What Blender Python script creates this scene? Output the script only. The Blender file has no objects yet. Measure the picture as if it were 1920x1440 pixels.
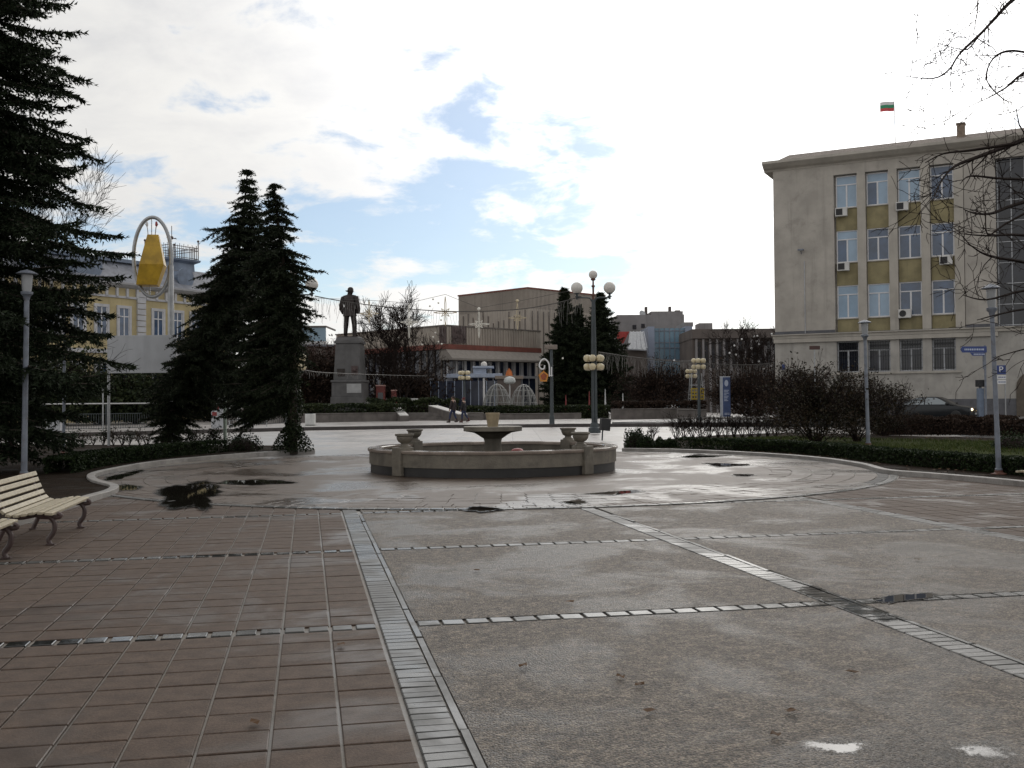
import bpy, bmesh, math, random
import numpy as np
from mathutils import Vector, Matrix
PI = math.pi; R = math.radians
S = bpy.context.scene; C = S.collection
rnd = random.Random(7)

# ------------------------------------------------------------------ camera
FPX, EYE, ROLL, PITCH = 1941.0, 1.55, R(0.5), R(1.0)
def ray(x, y):
    dx, dy = x-960, y-720; c, s = math.cos(ROLL), math.sin(ROLL)
    a, b, e = dx*c-dy*s, FPX, -(dy*c+dx*s); cp, sp = math.cos(PITCH), math.sin(PITCH)
    return (a/(b*cp-e*sp), 1.0, (b*sp+e*cp)/(b*cp-e*sp))
def P(x, y, Y): d = ray(x, y); return Vector((d[0]*Y, Y, EYE+d[2]*Y))
def G(x, y, z=0.0): d = ray(x, y); t = (z-EYE)/d[2]; return Vector((d[0]*t, t, z))
cam = bpy.data.cameras.new('camera'); co = bpy.data.objects.new('camera', cam); C.objects.link(co); S.camera = co
cam.sensor_width = 36; cam.lens = 36*FPX/1920; cam.clip_start = .1; cam.clip_end = 3000
c_, s_ = math.cos(ROLL), math.sin(ROLL); rp = Matrix.Rotation(PITCH, 3, 'X')
ax_r, ax_u, ax_f = rp @ Vector((c_, 0, -s_)), rp @ Vector((s_, 0, c_)), rp @ Vector((0, 1, 0))
m4 = Matrix.Identity(4)
for i in range(3): m4[i][0], m4[i][1], m4[i][2] = ax_r[i], ax_u[i], -ax_f[i]
m4.translation = (0, 0, EYE); co.matrix_world = m4

# ------------------------------------------------------------------ light
SUN_AZ, SUN_EL = R(20), R(24)          # ahead of the camera, a little to the right, behind thin cloud
S.view_settings.view_transform = 'Standard'; S.view_settings.look = 'None'; S.view_settings.exposure = 0.0; S.view_settings.gamma = 1
sl = bpy.data.lights.new('sun', 'SUN'); sl.energy = .5; sl.angle = R(50); sl.color = (1, .92, .80)
so = bpy.data.objects.new('sun', sl); C.objects.link(so)
sd = Vector((math.sin(SUN_AZ)*math.cos(SUN_EL), math.cos(SUN_AZ)*math.cos(SUN_EL), math.sin(SUN_EL)))
so.rotation_euler = sd.to_track_quat('Z', 'Y').to_euler()

class NT:
    def __init__(s, t): s.t = t; s.n = t.nodes; s.l = t.links
    def new(s, typ, **k):
        n = s.n.new(typ)
        for a, b in k.items(): setattr(n, a, b)
        return n
    def put(s, sock, v):
        if isinstance(v, bpy.types.NodeSocket): s.l.new(v, sock)
        elif isinstance(v, (int, float)) and sock.type in ('RGBA',): sock.default_value = (v, v, v, 1)
        elif isinstance(v, (tuple, list)) and sock.type == 'RGBA' and len(v) == 3: sock.default_value = (*v, 1)
        else: sock.default_value = v
    def m(s, op, a, b=None, c=None, clamp=False):
        n = s.new('ShaderNodeMath', operation=op, use_clamp=clamp); s.put(n.inputs[0], a)
        if b is not None: s.put(n.inputs[1], b)
        if c is not None: s.put(n.inputs[2], c)
        return n.outputs[0]
    def noise(s, vec, scale, detail=4, rough=.5, dist=0):
        n = s.new('ShaderNodeTexNoise'); s.put(n.inputs['Vector'], vec); n.inputs['Scale'].default_value = scale
        n.inputs['Detail'].default_value = detail; n.inputs['Roughness'].default_value = rough; n.inputs['Distortion'].default_value = dist
        return n.outputs[0]
    def ramp(s, v, a, b, lo=0., hi=1., smooth=True):
        n = s.new('ShaderNodeMapRange', interpolation_type='SMOOTHSTEP' if smooth else 'LINEAR', clamp=True)
        for i, q in enumerate((v, a, b, lo, hi)): s.put(n.inputs[i], q)
        return n.outputs[0]
    def mix(s, f, a, b, blend='MIX'):
        n = s.new('ShaderNodeMix', data_type='RGBA', blend_type=blend); s.put(n.inputs[0], f); s.put(n.inputs[6], a); s.put(n.inputs[7], b)
        return n.outputs[2]
    def xyz(s, x, y, z):
        n = s.new('ShaderNodeCombineXYZ'); s.put(n.inputs[0], x); s.put(n.inputs[1], y); s.put(n.inputs[2], z); return n.outputs[0]

W = bpy.data.worlds.new('World'); S.world = W; W.use_nodes = True; w = NT(W.node_tree); w.n.clear()
tc = w.new('ShaderNodeTexCoord'); sp = w.new('ShaderNodeSeparateXYZ'); w.l.new(tc.outputs['Generated'], sp.inputs[0])
dx, dy, dz = sp.outputs
zz = w.m('MAXIMUM', dz, 0.0)
az = w.m('ARCTAN2', dx, dy); el = w.m('ARCSINE', zz)
den = w.m('ADD', zz, 0.24)
pv = w.xyz(w.m('DIVIDE', dx, den), w.m('DIVIDE', dy, den), 0.0)
n1 = w.noise(pv, 4.6, 10, .60, .25)          # cumulus field
n2 = w.noise(pv, 1.3, 6, .6, .1)
n3 = w.noise(pv, .55, 5, .5, .3)
dens = w.m('ADD', w.m('MULTIPLY', n1, 1.15), w.m('MULTIPLY', n2, .55)); dens = w.m('SUBTRACT', dens, .35)
def gauss(x0, sx, y0, sy):
    a = w.m('DIVIDE', w.m('SUBTRACT', az, x0), sx); b = w.m('DIVIDE', w.m('SUBTRACT', el, y0), sy)
    return w.m('EXPONENT', w.m('MULTIPLY', w.m('ADD', w.m('MULTIPLY', a, a), w.m('MULTIPLY', b, b)), -1.0))
gap = w.m('ADD', gauss(-.03, .18, .195, .085), w.m('MULTIPLY', gauss(-.29, .20, .155, .05), .9))
gap = w.m('ADD', gap, w.m('MULTIPLY', gauss(-.04, .22, .125, .035), .6)); gap = w.m('ADD', gap, w.m('MULTIPLY', gauss(.03, .10, .245, .035), .45))
dens = w.m('ADD', dens, w.m('SUBTRACT', .20, w.m('MULTIPLY', gap, .235)))
mask = w.ramp(dens, .40, .62, .24, 1.0)
sunv = w.new('ShaderNodeVectorMath', operation='DOT_PRODUCT'); nrm = w.new('ShaderNodeVectorMath', operation='NORMALIZE')
w.l.new(tc.outputs['Generated'], nrm.inputs[0]); w.l.new(nrm.outputs[0], sunv.inputs[0]); sunv.inputs[1].default_value = sd
cosang = sunv.outputs['Value']
glow = w.m('EXPONENT', w.m('MULTIPLY', w.m('SUBTRACT', 1.0, cosang), -15.0))
grey = w.ramp(w.m('ADD', w.m('MULTIPLY', n3, .55), w.m('MULTIPLY', n1, .45)), .36, .66)
grey = w.m('MULTIPLY', grey, w.ramp(el, .08, .36, .25, 1.0)); base = w.ramp(grey, 0, 1, .84, .60, False)
cstr = w.m('ADD', base, w.m('MULTIPLY', glow, 1.9))
ccol = w.mix(grey, (1.0, .985, .95), (.95, .955, .985))
sky = w.new('ShaderNodeTexSky', sky_type='NISHITA', sun_disc=False); sky.sun_elevation = SUN_EL; sky.sun_rotation = SUN_AZ
sky.air_density = 1.0; sky.dust_density = .15; sky.ozone_density = 3.0
b1 = w.new('ShaderNodeBackground'); w.l.new(sky.outputs[0], b1.inputs[0]); b1.inputs[1].default_value = .105
b2 = w.new('ShaderNodeBackground'); w.l.new(ccol, b2.inputs[0]); w.l.new(cstr, b2.inputs[1])
mx = w.new('ShaderNodeMixShader'); w.l.new(mask, mx.inputs[0]); w.l.new(b1.outputs[0], mx.inputs[1]); w.l.new(b2.outputs[0], mx.inputs[2])
ow = w.new('ShaderNodeOutputWorld'); w.l.new(mx.outputs[0], ow.inputs[0])

# ------------------------------------------------------------------ materials
MATS = {}
def mat(name, col, rough=.7, metal=0, var=.25, vs=3., bump=0, bs=40., spec=.5, stain=None, emis=None, streak=0, vs2=None):
    if name in MATS: return MATS[name]
    m = bpy.data.materials.new(name); m.use_nodes = True; t = NT(m.node_tree); bs_ = t.n['Principled BSDF']; MATS[name] = m
    oc = t.new('ShaderNodeTexCoord').outputs['Object']
    c = col
    if var:
        n = t.noise(oc, vs, 6, .6)
        f = t.ramp(n, .3, .7, 1-var, 1+var)
        c = t.mix(1.0, (*col, 1), t.new('ShaderNodeCombineColor').outputs[0], 'MULTIPLY')
        cc = c.node.inputs[7].links[0].from_node
        for i in range(3): t.l.new(f, cc.inputs[i])
    if stain:
        n = t.noise(oc, stain[1], 8, .65, .4); f = t.ramp(n, .52, .72, 0, stain[2]); c = t.mix(f, c, (*stain[0], 1))
    if streak:
        mp = t.new('ShaderNodeMapping'); t.l.new(oc, mp.inputs[0]); mp.inputs['Scale'].default_value = (2.2, 2.2, .12)
        n = t.noise(mp.outputs[0], 1.0, 6, .6); f = t.ramp(n, .5, .75, 0, streak); c = t.mix(f, c, tuple(q*.45 for q in col))
    t.put(bs_.inputs['Base Color'], c); bs_.inputs['Roughness'].default_value = rough; bs_.inputs['Metallic'].default_value = metal
    bs_.inputs['Specular IOR Level'].default_value = spec
    if bump:
        b = t.new('ShaderNodeBump'); b.inputs['Strength'].default_value = bump; b.inputs['Distance'].default_value = .02
        t.l.new(t.noise(oc, bs, 5, .6), b.inputs['Height']); t.l.new(b.outputs[0], bs_.inputs['Normal'])
    if emis: bs_.inputs['Emission Color'].default_value = (*emis[0], 1); bs_.inputs['Emission Strength'].default_value = emis[1]
    return m
def wet(name, col, col2, r0=.16, r1=.55, wscale=.6, grain=60., bump=.3, speck=.35, lo=.42, hi=.62, spec=.5, lines=None, bdist=.01, pools=None, pebble=0):
    """stone or concrete in drying patches: damp film (smooth, darker) against drier grain"""
    m = bpy.data.materials.new(name); m.use_nodes = True; t = NT(m.node_tree); p = t.n['Principled BSDF']
    g = t.new('ShaderNodeNewGeometry').outputs['Position']
    big = t.noise(g, wscale, 7, .62, .5); fine = t.noise(g, grain, 4, .7); mid = t.noise(g, grain*.12, 4, .6)
    damp = t.ramp(big, lo, hi)
    c = t.mix(t.ramp(t.m('ADD', t.m('MULTIPLY', fine, .55), t.m('MULTIPLY', mid, .45)), .5-speck*.45, .5+speck*.45), (*col, 1), (*col2, 1))
    c = t.mix(t.m('MULTIPLY', damp, .45), c, tuple(q*.42 for q in col))
    h = t.m('MULTIPLY', fine, t.ramp(damp, 0, 1, 1, .35))
    if pebble:
        vo = t.new('ShaderNodeTexVoronoi'); vo.inputs['Scale'].default_value = pebble; t.l.new(g, vo.inputs['Vector']); sv = t.new('ShaderNodeSeparateColor'); t.l.new(vo.outputs['Color'], sv.inputs[0])
        c = t.mix(1.0, c, t.mix(t.ramp(sv.outputs[0], .1, 1, 0, 1), (.35, .32, .30, 1), (1.7, 1.66, 1.60, 1)), 'MULTIPLY'); h = t.m('ADD', t.m('MULTIPLY', h, .5), t.m('MULTIPLY', vo.outputs['Distance'], -.8))
    if lines:
        s2 = t.new('ShaderNodeSeparateXYZ'); t.l.new(g, s2.inputs[0]); jl = None
        for axis, step, wd in lines:
            q = t.m('ABSOLUTE', t.m('SUBTRACT', t.m('FRACT', t.m('DIVIDE', s2.outputs[axis], step)), .5))
            k = t.ramp(q, .5-wd/step, .5-wd/step*.3); jl = k if jl is None else t.m('MAXIMUM', jl, k)
        c = t.mix(t.m('MULTIPLY', jl, .8), c, tuple(q*.3 for q in col)); h = t.m('SUBTRACT', h, t.m('MULTIPLY', jl, 1.2))
    rg_ = t.ramp(damp, 0, 1, r1, r0)
    if pools:
        s3 = t.new('ShaderNodeSeparateXYZ'); t.l.new(g, s3.inputs[0]); pl = None; wob = t.m('MULTIPLY', t.m('SUBTRACT', t.noise(g, 5.5, 6, .65), .5), 4.2)
        for (x_, y_, rx_, ry_) in pools:
            a = t.m('DIVIDE', t.m('SUBTRACT', s3.outputs[0], x_), rx_); b_ = t.m('DIVIDE', t.m('SUBTRACT', s3.outputs[1], y_), ry_)
            d_ = t.m('SQRT', t.m('ADD', t.m('MULTIPLY', a, a), t.m('MULTIPLY', b_, b_))); pl = d_ if pl is None else t.m('MINIMUM', pl, d_)
        lev = t.m('ADD', t.m('ADD', pl, wob), t.m('MULTIPLY', t.m('SUBTRACT', fine, .5), 2.0)); pool = t.ramp(lev, 1.75, .35)
        c = t.mix(t.m('MULTIPLY', pool, .75), c, tuple(q*.3 for q in col)); h = t.m('MULTIPLY', h, t.m('SUBTRACT', 1.0, pool)); rg_ = t.m('MULTIPLY', rg_, t.ramp(pool, 0, 1, 1, .3))
    t.put(p.inputs['Base Color'], c); t.put(p.inputs['Roughness'], rg_); p.inputs['Specular IOR Level'].default_value = spec
    b = t.new('ShaderNodeBump'); b.inputs['Strength'].default_value = bump; b.inputs['Distance'].default_value = bdist
    t.l.new(h, b.inputs['Height']); t.l.new(b.outputs[0], p.inputs['Normal'])
    return m
def leafmat(name, col, col2, rough=.6, scale=2.0, trans=.0):
    m = bpy.data.materials.new(name); m.use_nodes = True; t = NT(m.node_tree); p = t.n['Principled BSDF']
    g = t.new('ShaderNodeNewGeometry'); n = t.noise(g.outputs['Position'], scale, 4, .6)
    rpi = t.m('ADD', t.m('MULTIPLY', n, .7), t.m('MULTIPLY', g.outputs['Random Per Island'], .3))
    t.put(p.inputs['Base Color'], t.mix(t.ramp(rpi, .32, .68), (*col, 1), (*col2, 1))); p.inputs['Roughness'].default_value = rough
    p.inputs['Specular IOR Level'].default_value = .12
    return m

# ------------------------------------------------------------------ mesh helpers
def link(name, me, parent=None):
    o = bpy.data.objects.new(name, me); C.objects.link(o)
    if parent: o.parent = parent
    return o
def tag(o, label=None, cat=None, group=None, kind=None):
    if label: o['label'] = label
    if cat: o['category'] = cat
    if group: o['group'] = group
    if kind: o['kind'] = kind
    return o
def thing(name, label, cat, loc=(0, 0, 0), rz=0., group=None):
    o = bpy.data.objects.new(name, None); C.objects.link(o); o.location = loc; o.rotation_euler = (0, 0, rz); o.empty_display_size = .2
    return tag(o, label, cat, group)
def copy_tree(o, parent=None):
    c = o.copy(); C.objects.link(c); c.parent = parent
    for ch in list(KIDS(o)): copy_tree(ch, c)
    return c
def KIDS(o): return [q for q in C.objects if q.parent == o]
class MB:
    def __init__(s): s.v = []; s.f = []; s.mi = []; s.cur = 0
    def add(s, vs, fs):
        k = len(s.v); s.v += [tuple(q) for q in vs]
        for f in fs: s.f.append(tuple(i+k for i in f)); s.mi.append(s.cur)
        return s
    def box(s, x0, x1, y0, y1, z0, z1, M=None):
        vs = [Vector((x, y, z)) for z in (z0, z1) for y in (y0, y1) for x in (x0, x1)]
        if M is not None: vs = [M @ q for q in vs]
        return s.add(vs, [(0, 2, 3, 1), (4, 5, 7, 6), (0, 1, 5, 4), (2, 6, 7, 3), (0, 4, 6, 2), (1, 3, 7, 5)])
    def bar(s, a, b, w, h, up=(0, 0, 1)):
        a, b = Vector(a), Vector(b); d = (b-a); L = d.length; d.normalize(); u = Vector(up)
        if abs(d.dot(u)) > .98: u = Vector((1, 0, 0))
        sx = d.cross(u).normalized(); u = sx.cross(d)
        M = Matrix((( sx.x, d.x, u.x, a.x), (sx.y, d.y, u.y, a.y), (sx.z, d.z, u.z, a.z), (0, 0, 0, 1)))
        return s.box(-w/2, w/2, 0, L, -h/2, h/2, M)
    def tube(s, pts, rad, n=8, cap=True):
        pts = [Vector(p) for p in pts]; N = len(pts)
        if isinstance(rad, (int, float)): rad = [rad]*N
        prev = None; rings = []
        for i, p in enumerate(pts):
            d = (pts[min(i+1, N-1)]-pts[max(i-1, 0)]).normalized()
            if prev is None:
                u = Vector((0, 0, 1)) if abs(d.z) < .9 else Vector((1, 0, 0)); a = d.cross(u).normalized()
            else: a = (prev-d*prev.dot(d)).normalized()
            prev = a; b = d.cross(a)
            rings.append([p+(a*math.cos(2*PI*k/n)+b*math.sin(2*PI*k/n))*rad[i] for k in range(n)])
        vs = [q for r in rings for q in r]; fs = []
        for i in range(N-1):
            for k in range(n): fs.append((i*n+k, i*n+(k+1) % n, (i+1)*n+(k+1) % n, (i+1)*n+k))
        s.add(vs, fs)
        if cap: s.add(rings[0], [tuple(range(n-1, -1, -1))]); s.add(rings[-1], [tuple(range(n))])
        return s
    def lathe(s, prof, n=24, c=(0, 0, 0), sx=1., sy=1., rot=0., cap=True):
        vs = [(c[0]+r*sx*math.cos(rot+2*PI*k/n), c[1]+r*sy*math.sin(rot+2*PI*k/n), c[2]+z) for r, z in prof for k in range(n)]; fs = []
        for i in range(len(prof)-1):
            for k in range(n): fs.append((i*n+k, i*n+(k+1) % n, (i+1)*n+(k+1) % n, (i+1)*n+k))
        if cap and prof[0][0] > 1e-4: fs.append(tuple(range(n-1, -1, -1)))
        if cap and prof[-1][0] > 1e-4: q = (len(prof)-1)*n; fs.append(tuple(range(q, q+n)))
        return s.add(vs, fs)
    def sphere(s, c, r, n=20, m=12, sz=1.):
        return s.lathe([(max(1e-5, r*math.sin(PI*i/m)), -r*sz*math.cos(PI*i/m)) for i in range(m+1)], n, c)
    def prism(s, poly, h0, h1, fn=None):
        """poly in 2D extruded h0..h1; fn(a,b,h)->xyz"""
        fn = fn or (lambda a, b, h: (a, b, h)); n = len(poly)
        vs = [fn(a, b, h0) for a, b in poly]+[fn(a, b, h1) for a, b in poly]
        return s.add(vs, [tuple(range(n-1, -1, -1)), tuple(range(n, 2*n))]+[(i, (i+1) % n, n+(i+1) % n, n+i) for i in range(n)])
    def poly(s, pts): return s.add(pts, [tuple(range(len(pts)))])
    def build(s, name, mats, parent=None, smooth=False, bevel=0, off=None, recalc=True):
        if off is not None: s.v = [(a-off[0], b-off[1], c-off[2]) for a, b, c in s.v]
        me = bpy.data.meshes.new(name); me.from_pydata(s.v, [], s.f)
        mats = mats if isinstance(mats, (list, tuple)) else [mats]
        for q in mats: me.materials.append(q)
        if len(mats) > 1: me.polygons.foreach_set('material_index', s.mi)
        if recalc or bevel:
            bm = bmesh.new(); bm.from_mesh(me)
            bmesh.ops.remove_doubles(bm, verts=bm.verts, dist=1e-5)
            bmesh.ops.recalc_face_normals(bm, faces=bm.faces)
            if bevel:
                ed = [e for e in bm.edges if len(e.link_faces) == 2 and e.calc_face_angle(0) > .6]
                bmesh.ops.bevel(bm, geom=ed, offset=bevel, segments=2, affect='EDGES', profile=.5)
            bm.to_mesh(me); bm.free()
        if smooth:
            me.polygons.foreach_set('use_smooth', [True]*len(me.polygons)); me.set_sharp_from_angle(angle=R(38))
        me.update()
        return link(name, me, parent)
def npmesh(name, V, k, m, parent=None, off=None):
    """V: (N,k,3) separate k-gons"""
    V = np.asarray(V, dtype=np.float32)
    if off is not None: V = V-np.array(off, dtype=np.float32)
    N = len(V); me = bpy.data.meshes.new(name); me.vertices.add(N*k); me.vertices.foreach_set('co', V.reshape(-1))
    me.loops.add(N*k); me.loops.foreach_set('vertex_index', np.arange(N*k, dtype=np.int32))
    me.polygons.add(N); me.polygons.foreach_set('loop_start', np.arange(0, N*k, k, dtype=np.int32))
    me.update(calc_edges=True); me.validate(); me.materials.append(m)
    return link(name, me, parent)
def unit(a): return a/np.maximum(np.linalg.norm(a, axis=-1, keepdims=True), 1e-9)
def segs_mesh(name, segs, m, parent=None, off=None, n=4):
    """segs: list of (p0,p1,r0,r1) -> thin tapered tubes"""
    A = np.array([s[0] for s in segs], float); B = np.array([s[1] for s in segs], float)
    r0 = np.array([s[2] for s in segs]); r1 = np.array([s[3] for s in segs])
    d = unit(B-A); u = np.where(np.abs(d[:, 2:3]) < .9, [[0, 0, 1.]], [[1., 0, 0]]); a = unit(np.cross(d, u)); b = np.cross(d, a)
    Q = []
    for k in range(n):
        def ring(q, P0, r): t = 2*PI*q/n; return P0+(a*math.cos(t)+b*math.sin(t))*r[:, None]
        Q.append(np.stack([ring(k, A, r0), ring(k+1, A, r0), ring(k+1, B, r1), ring(k, B, r1)], 1))
    return npmesh(name, np.concatenate(Q), 4, m, parent, off)
def sheet(name, pts, z, m, kind='structure'):
    mb = MB(); mb.poly([(p[0], p[1], z) for p in pts]); o = mb.build(name, m)
    if o.data.polygons[0].normal.z < 0: o.data.flip_normals()
    return tag(o, kind=kind)
def frame_of(x, y, Y, ang):
    p = P(x, y, Y); return (p.x, p.y, ang)
def sz(F, x, y):
    """pixel -> (along, height) on the vertical plane F"""
    d = ray(x, y); c, s = math.cos(F[2]), math.sin(F[2]); t = (F[0]*s-F[1]*c)/(d[0]*s-d[1]*c)
    return (d[0]*t-F[0])*c+(d[1]*t-F[1])*s, EYE+d[2]*t
def text_mesh(txt, size, m, parent, M, name='lettering', ext=.004):
    cu = bpy.data.curves.new('t', 'FONT'); cu.body = txt; cu.size = size; cu.extrude = ext; cu.align_x = 'CENTER'; cu.align_y = 'CENTER'
    o = bpy.data.objects.new('t', cu); C.objects.link(o); dg = bpy.context.evaluated_depsgraph_get()
    me = bpy.data.meshes.new_from_object(o.evaluated_get(dg)); C.objects.unlink(o); bpy.data.objects.remove(o)
    me.transform(M); me.materials.clear(); me.materials.append(m); return link(name, me, parent)
def skin_mesh(J, E, root, sub=2):
    """J: {name:(x,y,z,r)}; one continuous skinned surface"""
    names = list(J); bm = bmesh.new(); sk = bm.verts.layers.skin.verify(); vv = {}
    for n in names:
        v = bm.verts.new(J[n][:3]); r = J[n][3]; v[sk].radius = r if isinstance(r, tuple) else (r, r); v[sk].use_root = (n == root); vv[n] = v
    for a, b in E: bm.edges.new((vv[a], vv[b]))
    me = bpy.data.meshes.new('sk'); bm.to_mesh(me); bm.free(); o = bpy.data.objects.new('sk', me); C.objects.link(o)
    o.modifiers.new('s', 'SKIN').use_smooth_shade = True; md = o.modifiers.new('u', 'SUBSURF'); md.levels = sub; md.render_levels = sub
    dg = bpy.context.evaluated_depsgraph_get(); out = bpy.data.meshes.new_from_object(o.evaluated_get(dg))
    C.objects.unlink(o); bpy.data.objects.remove(o); return out

# ------------------------------------------------------------------ setting: ground
YAW = R(11.2); cy_, sy_ = math.cos(YAW), math.sin(YAW)
def UV(u, v, z=0.): return Vector((u*cy_-v*sy_, u*sy_+v*cy_, z))
def toUV(p): return (p[0]*cy_+p[1]*sy_, -p[0]*sy_+p[1]*cy_)
CC = Vector((-.5, 23.6)); CR = 8.7                  # round fountain court
FC = Vector((-.45, 23.75))                          # fountain

M_asph = wet('asphalt', (.045, .045, .047), (.075, .073, .072), .2, .6, .25, 40, .4)
M_plaza = wet('plaza_tiles', (.27, .25, .235), (.40, .37, .35), .30, .45, .35, 14, .4, spec=.75, lo=.36, hi=.6, lines=((1, .62, .03), (0, 1.2, .025)), bdist=.012)
M_paver = wet('brown_pavers', (.050, .033, .024), (.108, .074, .054), .38, .70, .8, 70, .35, lo=.45, hi=.68, spec=.30)
M_mort = wet('pale_joints', (.15, .132, .11), (.24, .21, .18), .35, .6, .8, 60, .3)
M_aggr = wet('exposed_aggregate', (.028, .0205, .015), (.21, .176, .140), .30, .62, .75, 80, 1.2, speck=.36, lo=.4, hi=.66, bdist=.012, pebble=82, pools=[(*G(1575, 1402)[:2], .14, .09), (*G(1832, 1408)[:2], .17, .11)])
M_band = wet('grey_band_tiles', (.046, .046, .043), (.085, .083, .078), .26, .5, .9, 60, .12, lo=.38, hi=.6, pools=[(*G(1640, 1135)[:2], .55, .5), (*G(1560, 1115)[:2], .4, .3), (*G(200, 1040)[:2], 1.6, .3), (*G(60, 1205)[:2], 1.0, .3)])
M_court = wet('court_concrete', (.054, .036, .025), (.105, .075, .054), .27, .55, .5, 60, .4, lo=.42, hi=.62)
M_kerb = wet('kerb_stone', (.24, .225, .21), (.36, .34, .32), .3, .6, 1.2, 40, .4)
M_soil = wet('soil', (.014, .010, .007), (.036, .024, .016), .75, .95, 1.2, 25, 1.0, bdist=.06, spec=.08)
M_water = mat('puddle_water', (.014, .012, .010), .02, var=0)
t = NT(M_water.node_tree); g_ = t.new('ShaderNodeNewGeometry').outputs['Position']; fa_ = t.new('ShaderNodeAttribute', attribute_name='film').outputs['Fac']
dep = t.m('ADD', fa_, t.m('ADD', t.m('MULTIPLY', t.m('SUBTRACT', t.noise(g_, 2.2, 6, .65), .5), 1.3), t.m('MULTIPLY', t.m('SUBTRACT', t.noise(g_, 40, 3, .6), .5), .5)))
t.put(t.n['Principled BSDF'].inputs['Alpha'], t.ramp(dep, .22, .62)); t.put(t.n['Principled BSDF'].inputs['Roughness'], t.ramp(dep, .3, .8, .28, .02))

ground = sheet('ground', [(-900, -60), (900, -60), (900, 1500), (-900, 1500)], -.06, M_asph)
sheet('plaza', [(-70, 13), (-9, 13), (11, 13), (19, 44), (24, 66), (24, 120), (-70, 120)], -.045, M_plaza)
sheet('paving_joint_bed', [UV(-16, -3), UV(16, -3), UV(16, 31), UV(-16, 31)], -.014, M_mort)

def slab_mesh(cells, z, gap, tilt, h, rng):
    """cells: list of 4 xy corners; each a slab with softened rim and a trace of unevenness"""
    mb = MB()
    for q in cells:
        c = sum(q, Vector((0, 0)))/4; t = Vector((rng.gauss(0, tilt), rng.gauss(0, tilt))); dz = rng.gauss(0, .0012)
        def at(p, ins, zz):
            d = p-c; L = d.length; p2 = c+d*(1-ins*1.41/L); return (p2.x, p2.y, zz+dz+t.dot(p2-c))
        a = [at(p, gap/2, z-h) for p in q]; b = [at(p, gap/2, z-.004) for p in q]; e = [at(p, gap/2+.005, z) for p in q]
        mb.add(a+b+e, [(8, 9, 10, 11)]+[(i, (i+1) % 4, 4+(i+1) % 4, 4+i) for i in range(4)]+[(4+i, 4+(i+1) % 4, 8+(i+1) % 4, 8+i) for i in range(4)])
    return mb
def XY(u, v): return Vector(UV(u, v)[:2])
def rect(u0, u1, v0, v1): return [XY(u0, v0), XY(u1, v0), XY(u1, v1), XY(u0, v1)]
UB = [.61, 3.99, 7.66]; VB = [-.3, 3.5, 7.28, 11.05, 14.8, 18.6, 22.3]; BW = .125
PV = .3225; VSTEP = None
# rows of pavers between cross bands
def in_court(p, pad=0): return (Vector(p[:2])-CC).length < CR-pad
cells = []
for i in range(len(VB)-1):
    v0, v1 = VB[i]+.09, VB[i+1]-.09; nr = 12
    for side, us in ((0, [UB[0]-BW-.015-PV*(k+1) for k in range(46)]), (1, [UB[2]+BW+.015+PV*k for k in range(28)])):
        for u in us:
            for r in range(nr):
                a, b = v0+(v1-v0)*r/nr, v0+(v1-v0)*(r+1)/nr
                if in_court(UV(u+PV/2, (a+b)/2), .45): continue
                if a > 15 and side == 1 and u > 12: continue
                cells.append(rect(u, u+PV, a, b))
tag(slab_mesh(cells, 0, .015, .0022, .03, rnd).build('brown_paving', M_paver, recalc=False), kind='structure')
mb = MB()
for ub0, ub1 in ((UB[0], UB[1]), (UB[1], UB[2])):
    for i in range(len(VB)-1):
        if VB[i] > 15.5: continue
        q = rect(ub0+BW+.012, ub1-BW-.012, VB[i]+.095, VB[i+1]-.095); mb.poly([(p.x, p.y, .001) for p in q])
tag(mb.build('aggregate_panels', M_aggr), kind='structure')
cells = []; nbd = 0
for ub in UB:                                        # long bands: small slabs laid crosswise
    v = -1.
    while v < 15.8:
        st = .098; p = UV(ub, v+st/2)
        if not in_court(p, .02): cells.append(rect(ub-BW-.006, ub+BW-.035, v, v+st)); nbd = nbd+1 if v > -.99 else 0; (cells.append(rect(ub+BW-.036, ub+BW+.004, v, v+st*10)) if nbd % 10 == 0 and not in_court(UV(ub, v+st*10), .02) else None)
        v += st
for vb in VB:                                        # cross bands
    u = UB[0]-BW-.02-.148
    while u > -15:
        if not in_court(UV(u, vb), .02): cells.append(rect(u, u+.148, vb-.075, vb+.075))
        u -= .161
    for a, b in ((UB[0]+BW, UB[1]-BW), (UB[1]+BW, UB[2]-BW), (UB[2]+BW, 14)):
        n = int((b-a)/.165)
        for k in range(n):
            u = a+.012+(b-a-.02)*k/n
            if not in_court(UV(u, vb), .02): cells.append(rect(u, u+(b-a-.02)/n-.004, vb-.078, vb+.078))
tag(slab_mesh(cells, .003, .017, .008, .03, rnd).build('paving_band', M_band, recalc=False), kind='structure')
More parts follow.
